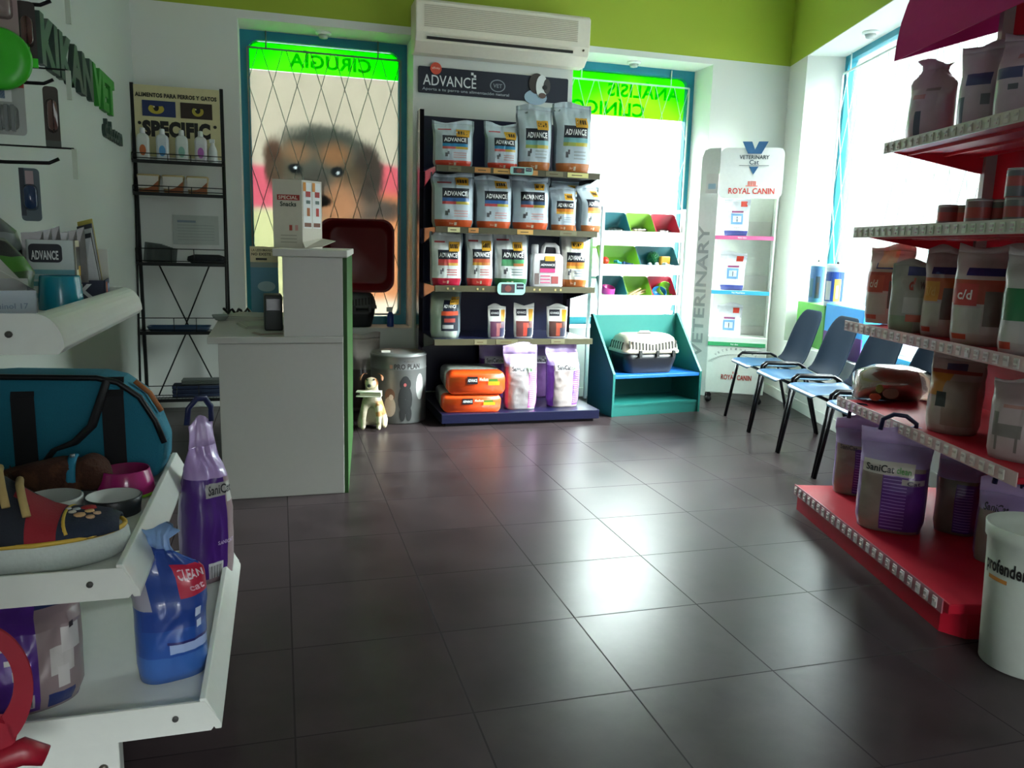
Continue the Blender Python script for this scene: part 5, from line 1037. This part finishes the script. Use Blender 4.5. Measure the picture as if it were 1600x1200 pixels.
# ================================================================ counter
CT = M('ATTR', .45, grain=.03, coat=.1, name='counter_laminate'); GRNL = M('1f4a14', .6, name='green_laminate')
t = thing('reception_counter', 'white reception counter with raised ledge and green side', 'counter', (0, 3.79, 0))
YE = 5.15; sl = (.433-.289)/(5.2-3.79); xr = lambda y: .281+sl*(y-3.79)
X0_ = -.275
cw = 'b4b2ac'
MB().prism([(X0_, 0), (.281, 0), (xr(YE), YE-3.79), (X0_-.02, YE-3.79)], 'z', 0, .735, cw).build('cabinet', CT, t, bevel=.003)
MB().prism([(X0_-.045, -.003), (.281, -.003), (xr(YE), YE-3.79), (X0_-.06, YE-3.79)], 'z', .735, .765, cw).build('desk_top', CT, t, bevel=.003)
MB().prism([(.012, 0), (.281, 0), (xr(YE), YE-3.79), (.16, YE-3.79)], 'z', .765, 1.132, cw).build('raised_front', CT, t, bevel=.003)
MB().prism([(-.03, -.004), (.303, -.004), (xr(YE)+.03, YE-3.79), (.10, YE-3.79)], 'z', 1.132, 1.166, 'bab7b0').build('ledge', CT, t, bevel=.004)
MB().prism([(.282, .002), (.300, .002), (xr(YE)+.021, YE-3.79), (xr(YE)+.002, YE-3.79)], 'z', .0, 1.131, '4f9a2c').build('green_panel', GRNL, t)
# snack dispenser box
ZL = 1.167
a, b, c = atY(427, 380, 4.15), atY(473, 380, 4.15), atY(510, 380, 4.15)
t = thing('snack_dispenser', 'white cardboard snack dispenser box on the raised counter ledge', 'box', (b.x, 4.15, ZL), 0); w1 = b.x-a.x; w2 = .125; hh = atY(450, 280, 4.15).z-ZL
mb = MB(); A_ = radians(-8); fr = Matrix.Rotation(A_, 4, 'Z'); sd = Matrix.Rotation(radians(38), 4, 'Z')
q = [(-w1*cos(A_), -w1*sin(A_)*1), (0, 0), (w2*cos(radians(38)), w2*sin(radians(38))), (w2*cos(radians(38))-w1, w2*sin(radians(38))+.01)]
mb.prism(q, 'z', 0, hh, 'cdc6b8')
n1 = Vector((q[1][0]-q[0][0], q[1][1]-q[0][1], 0)).normalized(); n2 = Vector((q[2][0], q[2][1], 0)).normalized(); o1 = Vector((n1.y, -n1.x, 0))*.001; o2 = Vector((n2.y, -n2.x, 0))*.001
def onf(o, n, off, u0, u1, z0, z1, c):
    o = Vector((*o, 0)); P = [o+off+n*u+Vector((0, 0, z)) for u, z in ((u0, z0), (u1, z0), (u1, z1), (u0, z1))]; mb.add(P, [(0, 1, 2, 3)], c)
onf(q[0], n1, o1, w1*.15, w1*.92, hh*.70, hh*.78, 'a0281f'); text(mb, 'SPECIAL', Vector((*q[0], 0))+o1*2+n1*w1*.2+Vector((0, 0, hh*.715)), n1, (0, 0, 1), w=w1*.65, h=hh*.05, col='e8d8c8', bold=.02)
text(mb, 'Snacks', Vector((*q[0], 0))+o1*2+n1*w1*.25+Vector((0, 0, hh*.61)), n1, (0, 0, 1), w=w1*.55, h=hh*.07, col='2a3a30', bold=.03)
for u, c in ((.55, 'a8402f'), (.75, 'c8908a')): onf(q[0], n1, o1, w1*u, w1*(u+.1), hh*.26, hh*.34, c)
for k in range(3): onf(q[0], n1, o1, w1*.25, w1*.8, hh*(.08+.05*k), hh*(.095+.05*k), 'a8a294')
for k in range(2):
    u = w2*(.06+.46*k); onf((0, 0), n2, o2, u, u+w2*.42, hh*.30, hh*.97, 'e4e4e2'); onf((0, 0), n2, o2*1.5, u, u+w2*.14, hh*.84, hh*.97, 'd98a2a'); onf((0, 0), n2, o2*2, u+w2*.12, u+w2*.36, hh*.76, hh*.84, 'a8281f')
    onf((0, 0), n2, o2*2, u+w2*.14, u+w2*.34, hh*.66, hh*.71, '5a6a64'); onf((0, 0), n2, o2*2, u+w2*.17, u+w2*.32, hh*.48, hh*.60, ['b0642f', 'b02f24'][k]); onf((0, 0), n2, o2*2, u+w2*.04, u+w2*.38, hh*.32, hh*.38, '7a4a34')
mb.build('carton', CARD, t)
mb = MB(); e = Vector((q[2][0], q[2][1], 0)); mb.add([Vector((0, 0, .03))+o2, e+Vector((0, 0, .05))+o2, e+o2*70+Vector((.02, -.0, .04)), e*.5+o2*75+Vector((0, 0, .012)), Vector((0, 0, .002))+o2*20], [(0, 1, 2, 3, 4)], 'c2bcae'); mb.build('tray_flap', CARD, t, solid=.003)
# desk clutter
ZD = .766
t = thing('card_terminal', 'dark boxy device leaning against the raised part of the counter', 'device', (-.03, 4.05, ZD), .05); MB().box(-.045, .04, 0, .14, .0, .175, '1a211f').build('housing', M('1b2220', .5), t, bevel=.006); MB().box(-.035, .03, -.002, 0, .10, .155, '2c3634').build('screen', M('222a2c', .2), t)
t = thing('brochure', 'tall leishmaniasis brochure standing on the back of the counter desk', 'brochure', (-.085, 4.90, ZD), .0); w_ = .155; mb = MB().box(-w_/2, w_/2, 0, .012, 0, .40, '8f9a94'); mb.box(-w_/2, w_/2, -.002, 0, .31, .40, 'c9bd96'); mb.box(-w_/2, w_/2, -.002, 0, .0, .28, '5f8fa8')
text(mb, 'LA LEISHMANIOSIS', (-w_*.45, -.003, .372), (1, 0, 0), (0, 0, 1), w=w_*.9, h=.014, col='4a4436'); text(mb, 'NO EXISTE', (-w_*.45, -.003, .348), (1, 0, 0), (0, 0, 1), w=w_*.7, h=.016, col='3a3428', bold=.03); mb.box(-w_*.3, w_*.1, -.003, -.002, .322, .334, '3a3a34'); mb.prism(ell(.01, .17, .05, .03), 'y', -.004, -.002, 'a9c0c8'); mb.build('cover', CARD, t)
for i, (x, y, w, d, h, c, r, lb) in enumerate(((-.10, 4.30, .20, .28, .012, 'c2c0b6', .2, 'stack of white papers on the counter desk'), (-.16, 4.72, .26, .30, .022, 'b8b6a8', -.3, 'thick folder of papers at the back of the counter desk'), (-.06, 3.93, .12, .10, .006, 'a08078', .4, 'small reddish leaflets at the front of the counter desk'))):
    t = thing('papers', lb, 'papers', (x, y, ZD), r); mb = MB()
    for k in range(4): mb.box(-w/2+.004*k, w/2-.003*k, -d/2+.003*k, d/2, h*k/4, h*(k+1)/4-.0005, c if k % 2 == 0 else 'a9a79c')
    mb.build('sheets', CARD, t)
t = thing('cable', 'black coiled cable on the left edge of the counter desk', 'cable', (-.26, 4.95, ZD)); MB().tube([(-.06+.012*k, .03*sin(k*1.3), .02+.015*cos(k*1.7)) for k in range(16)], .008, 6, '111214').build('cord', BLACKM, t)
t = thing('glass_dish', 'small pale glass dish at the back left of the counter desk', 'dish', (-.315, 4.6, ZD)); MB().lathe([(.025, 0), (.042, .02), (.045, .03), (.041, .03), (.024, .006), (.001, .005)], n=20, col='9aa09c', cap=False).build('dish', M('9aa39e', .2), t)
# window sill of the poster window: carrier, red tub, spray bottle
ZS = W1[2]+.001
carrier('grey and black pet carrier on the poster window sill behind the counter', (.50, YB+.165, ZS), 0, .42, .26, .27, '50524f', '15161a')
t = thing('plastic_tub', 'dark red plastic tub tipped on its side on top of the grey carrier', 'tub', (.56, YB+.05, ZS+.272), -.15)
RP = M('6e0f17', .35, coat=.2, grain=.06, name='dark_red_plastic')
def tr(k, y, r=.08): return [(p[0], y, .265+p[1]) for p in rrect(-.27*k, .27*k, -.265*k, .265*k, r*k+.01)]
MB().loft([tr(.80, .215), tr(.86, .20), tr(.97, -.0), tr(1.0, -.012), tr(.985, -.015), tr(.95, .0), tr(.83, .19), tr(.78, .20)], '7a1018').build('tub', RP, t)
MB().loft([tr(.995, -.014), tr(1.02, -.02), tr(1.02, -.006), tr(.995, -.002)], '7a1018', cap=False).build('rim', RP, t)
t = thing('spray_bottle', 'small white and blue spray bottle on the sill right of the grey carrier', 'bottle', (.815, YB+.10, ZS)); MB().lathe([(.026, 0), (.028, .01), (.026, .09), (.012, .115)], n=16, col='1c3a8a').build('body', PLAS, t); MB().box(-.03, .014, -.010, .010, .115, .15, 'c9ccc8').lathe([(.013, .112), (.013, .12)], n=10, col='c9ccc8').build('trigger_head', PLAS, t, bevel=.003)
# metal drum with dog picture
t = thing('feed_drum', 'grey metal dog food drum with black dog picture beside the navy display', 'drum', (.775, 5.43, 0), 0); R0, HD = .19, .47
MB().lathe([(R0*.98, 0), (R0, .01), (R0, HD*.78), (R0*1.012, HD*.79), (R0, HD*.80), (R0, HD*.96), (R0*1.015, HD*.965), (R0*1.015, HD*.985), (R0*.98, HD)], n=40, col='8f9090').build('drum', M('757676', .4, metal=.4, name='drum_metal'), t)
MB().lathe([(.001, HD-.012), (R0*.95, HD-.010), (R0*.97, HD-.002), (R0*.96, HD+.004), (.001, HD-.006)], n=36, col='8a8c8c', cap=False).build('lid', M('6e706e', .4, metal=.3), t)
MB().box(-.12, -.06, -.03, .0, HD-.004, HD+.012, 'd8d4c8').build('lid_note', CARD, t)
mb = MB()
def dr(u, z, o): a = -pi/2-.0+u/R0; return ((R0+o)*cos(a), (R0+o)*sin(a), z)
def blob(cu, cz, ru, rz_, c, o=.0012): mb.loft([[dr(p[0], p[1], o) for p in ell(cu, cz, ru*k, rz_*k, 16)] for k in (1, .75, .5, .25, .02)], c, 0, True, False)
blob(.135, .25, .035, .09, 'b9bab8', .0008); blob(.02, .17, .05, .10, '191a1c'); blob(.02, .29, .03, .04, '191a1c', .0016); blob(-.005, .275, .012, .03, '141416', .0018); blob(.047, .275, .012, .03, '141416', .0018); blob(.018, .27, .010, .012, 'a8504f', .002); blob(.0, .07, .02, .05, '161618', .0018); blob(.045, .07, .02, .05, '161618', .0018)
blob(-.085, .20, .035, .045, '6a4a3a'); blob(-.085, .12, .04, .07, 'b0a498', .0015); blob(-.075, .185, .015, .02, 'cfc4b8', .002)
gv, gf, _ = glyphs('PRO PLAN', .03); mb.add([dr(-.055+p[0]*.185, .375+p[1]*.036, .0014) for p in gv], gf, '2a2426')
gv, gf, _ = glyphs('PURINA', .02); mb.add([dr(.01+p[0]*.07, .42+p[1]*.014, .0014) for p in gv], gf, '5a5250')
mb.add([dr(-.085, .38, .0016), dr(-.065, .38, .0016), dr(-.065, .405, .0016), dr(-.085, .405, .0016)], [(0, 1, 2, 3)], 'a87a6a'); mb.build('printed_label', CARD, t)
# sack behind the drum
bag('sack', 'pale pinkish sack standing behind the counter end and the metal drum', 'sack', (.575, 5.78, 0), 0, .22, .16, .56, '8f8480', [(-.9, .05, .9, .55, '5a4a4e')], [], seed=95, shoulder=.7)
# dog figurine
t = thing('dog_figurine', 'painted terrier statue holding a white board in its mouth by the metal drum', 'statue', (.563, 5.14, 0), -.25)
def dcol(c):
    n = noise.noise(c*14)
    if c.z > .30 and c.y > -.062 and (abs(c.x) > .016 or c.z > .352): return '9c6136' if n > -.3 else 'b07f52'
    if .10 < c.z < .20 and (c.x > .03 or c.y > .05): return 'b07a48' if n > -.25 else 'cdbfa6'
    if c.y > .06 and c.z > .14: return 'b58450'
    return 'bdb09a' if n > -.3 else 'a89a80'
nd = [(0, .045, .085, .072, .070), (0, .02, .16, .062, .064), (0, -.01, .225, .048, .05), (0, -.02, .275, .036, .036), (0, -.025, .325, .054, .050), (0, -.072, .310, .034, .030), (0, -.112, .302, .024, .022),
      (-.045, -.03, .17, .026, .026), (-.05, -.055, .09, .020, .020), (-.05, -.058, .03, .017, .017), (-.05, -.08, .012, .018, .012), (.045, -.03, .17, .026, .026), (.05, -.055, .09, .020, .020), (.05, -.058, .03, .017, .017), (.05, -.08, .012, .018, .012),
      (-.07, .03, .05, .036, .042), (-.078, -.03, .018, .018, .015), (.07, .03, .05, .036, .042), (.078, -.03, .018, .018, .015), (0, .11, .04, .016, .016), (.02, .14, .06, .010, .010)]
skin('body', nd, [(0, 1), (1, 2), (2, 3), (3, 4), (4, 5), (5, 6), (2, 7), (7, 8), (8, 9), (9, 10), (2, 11), (11, 12), (12, 13), (13, 14), (0, 15), (15, 16), (0, 17), (17, 18), (0, 19), (19, 20)], dcol, M('ATTR', .5, grain=.12, bump=.5, scale=70, name='painted_plaster'), t)
for s in (-1, 1):
    MB().loft([[(s*.022, -.005, .372), (s*.045, -.005, .368), (s*.048, .02, .358), (s*.026, .022, .366)], [(s*.046, -.018, .378), (s*.070, -.018, .366), (s*.072, .004, .356), (s*.050, .006, .366)], [(s*.060, -.042, .362), (s*.082, -.040, .346), (s*.080, -.026, .342), (s*.060, -.026, .354)], [(s*.062, -.056, .335), (s*.076, -.054, .324), (s*.075, -.049, .323), (s*.062, -.050, .333)]], '8a5028').build('ear', M('7e4a26', .6), t, sub=2)
    MB().lathe([(.001, -.006), (.006, -.004), (.0075, 0), (.006, .004), (.001, .006)], n=10, col='121212', c=(s*.021, -.074, .340)).build('eye', M('101010', .2), t)
MB().lathe([(.001, -.011), (.010, -.008), (.0135, 0), (.010, .008), (.001, .011)], n=12, col='161414', c=(0, -.135, .310)).build('nose', M('151313', .3), t)
mb = MB().box(-.085, .075, -.135, -.07, .264, .272, 'd8d4c4'); mb.box(-.085, .075, -.135, -.07, .236, .244, 'd8d4c4'); mb.box(-.06, .075, -.132, -.074, .244, .264, 'b0a890'); mb.build('mouth_board', M('ATTR', .5, name='painted_board'), t, bevel=.003)
# ================================================================ tall black wire rack in the corner
t = thing('wire_rack', 'tall black wire rack with yellowish header in the back left corner', 'rack', (-.625, 5.80, 0)); RKX = .275; RKY = .10
WR_ = M('101312', .45, metal=.4)
for s in (-1, 1):
    MB().box(s*RKX-.011, s*RKX+.011, RKY-.011, RKY+.011, 0, 2.19).build('rear_post', WR_, t)
    MB().tube([(s*RKX, RKY-.02, 1.72), (s*RKX, -RKY-.10, .0)], .007, 6).build('front_stay', WR_, t)
LVR = [1.688, 1.482, 1.03, .575, .12]
for i, z in enumerate(LVR):
    yf = -RKY*.3-.02*i; mb = MB(); d_ = .02
    for x in [-RKX+.022*k for k in range(26)]: mb.tube([(x, yf, z), (x, RKY-.01, z)], .0018, 4)
    for y in (yf, (yf+RKY)/2, RKY-.012): mb.tube([(-RKX, y, z), (RKX, y, z)], .0032, 5)
    for zz in (z+.02, z+.10 if i > 1 else z+.05): mb.tube([(-RKX, yf, zz), (RKX, yf, zz)], .0032, 5)
    mb.box(-RKX, RKX, yf-.003, yf+.003, z-.012, z+.010)
    for x in (-RKX, -.06, .08, RKX): mb.tube([(x, yf, z), (x, yf, z+.05 if i < 2 else z+.10)], .003, 5)
    mb.build('wire_shelf', WR_, t)
mb = MB()
for (xa, za, xb, zb) in ((-.16, 1.02, .02, .58), (.16, 1.02, -.02, .58), (0, .57, -.20, .12), (.0, .57, .20, .12)): mb.tube([(xa, RKY, za), (xb, RKY, zb)], .005, 6)
mb.build('cross_brace', WR_, t)
mb = MB().box(-RKX+.012, RKX-.012, RKY-.014, RKY-.008, 1.73, 2.18, 'c6bd92'); mb.build('header_board', CARD, t)
mb = MB(); yb = RKY-.016; text(mb, 'ALIMENTOS PARA PERROS Y GATOS', (-RKX+.02, yb, 2.105), (1, 0, 0), (0, 0, 1), w=.50, h=.028, col='26241c', bold=.05)
text(mb, "SPECIFIC", (-RKX+.055, yb, 1.855), (1, 0, 0), (0, 0, 1), w=.42, h=.105, col='15140f', bold=.07)
for x in (-RKX+.04, RKX-.045): mb.prism(ell(x, 1.94, .011, .011, 10), 'y', yb-.001, yb, '15140f')
for x0, x1, bgc, iris, cx in ((-.215, -.012, '1c2c5a', 'b9a434', -.13), (.018, .215, '2a1c12', 'a89a34', .125)):
    mb.box(x0, x1, yb-.001, yb+.001, 1.985, 2.085, bgc); mb.prism(ell(cx, 2.033, .048 if x0 < 0 else .036, .032, 24), 'y', yb-.003, yb, iris); mb.prism(ell(cx+.0, 2.040, .017, .022, 16), 'y', yb-.004, yb, '0c0c0a'); mb.prism(ell(cx+.008, 2.062, .05, .012, 16), 'y', yb-.005, yb, bgc); mb.prism(ell(cx-.012, 2.045, .005, .005, 8), 'y', yb-.006, yb, 'd8d4b0')
mb.build('printing', CARD, t)
cols = [('c8cac6', 'b8602f', 'orange'), ('c4cace', '4f8fc0', 'blue'), ('c6ccc8', '7fae9c', 'pale green'), ('c8c6ca', 'a860a8', 'purple')]
for i, (wc, lc, nm) in enumerate(cols):
    x = -.625-.205+.118*i-.0; t = thing('shampoo_bottle', f'white bottle with {nm} label on the top shelf of the black wire rack', 'bottle', (x-.01, 5.845, LVR[0]+.004), 0, 'bottles on the wire rack')
    MB().loft([[(p[0], p[1], z) for p in rrect(-.039*k, .039*k, -.022*k, .022*k, .015*k)] for z, k in ((0, .92), (.006, 1), (.145, 1), (.165, .85), (.175, .5), (.178, .45))], wc).build('body', PLAS, t)
    MB().lathe([(.016, .176), (.017, .18), (.016, .208), (.011, .212)], n=14, col='d4d6d4').build('cap', PLAS, t)
    m_ = MB().box(-.024, .024, -.0232, -.0222, .03, .125, wc); m_.prism(ell(0, .07, .02, .035, 14), 'y', -.0242, -.0222, lc); m_.build('label', CARD, t)
t = thing('spray_bottle', 'plain white spray bottle at the right end of the wire rack top shelf', 'bottle', (-.412, 5.845, LVR[0]+.004)); MB().lathe([(.030, 0), (.031, .01), (.028, .09), (.014, .125), (.012, .14)], n=16, col='c4c8c6').build('body', PLAS, t); MB().box(-.02, .014, -.01, .01, .14, .165, 'c8ccca').build('trigger_head', PLAS, t, bevel=.003)
for i in range(3):
    x = -.815+.15*i; t = thing('food_tub', ['leftmost', 'middle', 'rightmost'][i]+' of three white and brown food tubs on the wire rack second shelf', 'tub', (x, 5.85, LVR[1]+.004), 0, 'food tubs on the wire rack')
    MB().loft([[(p[0], p[1], z) for p in rrect(-.068*k, .068*k, -.04*k, .04*k, .025)] for z, k in ((0, .86), (.10, 1), (.104, 1.04), (.118, 1.04), (.124, .96))], ['a88a5a']*28*3+['c0b8a8']*28+['a88a5a', 'b8b4ac'] if False else 'b09a6c').build('tub', PLAS, t)
    m_ = MB().prism([(-.06, .035), (.06, .035), (.062, .112), (-.062, .112)], 'y', -.0435, -.038, 'c4bfb6'); m_.prism([(-.058, .012), (.06, .012), (.062, .085), (.02, .045)], 'y', -.0445, -.037, '8a4a24'); m_.build('label', CARD, t)
t = thing('brochure_stack', 'grey pile of folded brochures on the wire rack third shelf', 'brochures', (-.80, 5.83, LVR[2]+.004), .1); mb = MB()
for k in range(7): mb.box(-.07+.012*k, .035+.012*k, -.05, .05, 0, .13-.004*k, ['4a524e', '59605b'][k % 2], 0, T(.004*k, 0, 0) @ Matrix.Rotation(.12, 4, 'Y'))
mb.build('sheets', CARD, t)
t = thing('fabric_pouch', 'black cloth bundle in the wire basket on the third rack shelf', 'pouch', (-.47, 5.83, LVR[2]+.006)); MB().loft([[(p[0]+.01*noise.noise(Vector((p[0]*30, p[1]*30, z*50))), p[1], z) for p in ell(0, 0, .13*k, .045*k, 20)] for z, k in ((0, .8), (.02, 1), (.045, .95), (.06, .6))], '0f1418').build('bundle', CLOTH, t)
t = thing('paper_sheet', 'white printed sheet pinned to the back wall behind the wire rack', 'paper', (-.555, YB-.003, 1.26)); mb = MB().box(-.15, .15, -.001, .001, -.10, .10, 'b4bab4'); mb.box(-.12, .0, -.002, -.001, .05, .065, '7f8c98'); [mb.box(-.12, .12, -.002, -.001, .03-.02*k, .034-.02*k, '98a09c') for k in range(6)]; mb.build('sheet', CARD, t)
t = thing('tray', 'dark blue flat tray on the fourth wire rack shelf', 'tray', (-.66, 5.80, LVR[3]+.004)); MB().loft([[(p[0], p[1], z) for p in rrect(-.20*k, .20*k, -.07*k, .07*k, .02)] for z, k in ((0, .9), (.035, 1), (.035, .97), (.004, .88))], '16304a').build('tray', PLAS, t)
for i, (x, z, h, c, lb) in enumerate(((-.56, LVR[4]+.004, .09, '12203a', 'dark blue folded mat on the lowest wire rack shelf'), (-.50, LVR[4]+.098, .03, '4a504c', 'grey folded towel lying on the dark blue mat'))):
    t = thing('folded_cloth', lb, 'cloth', (x, 5.80, z)); mb = MB()
    for k in range(3): mb.box(-.16, .16, -.06, .06, h*k/3, h*(k+1)/3-.002, c)
    mb.build('folds', CLOTH, t, bevel=.006)
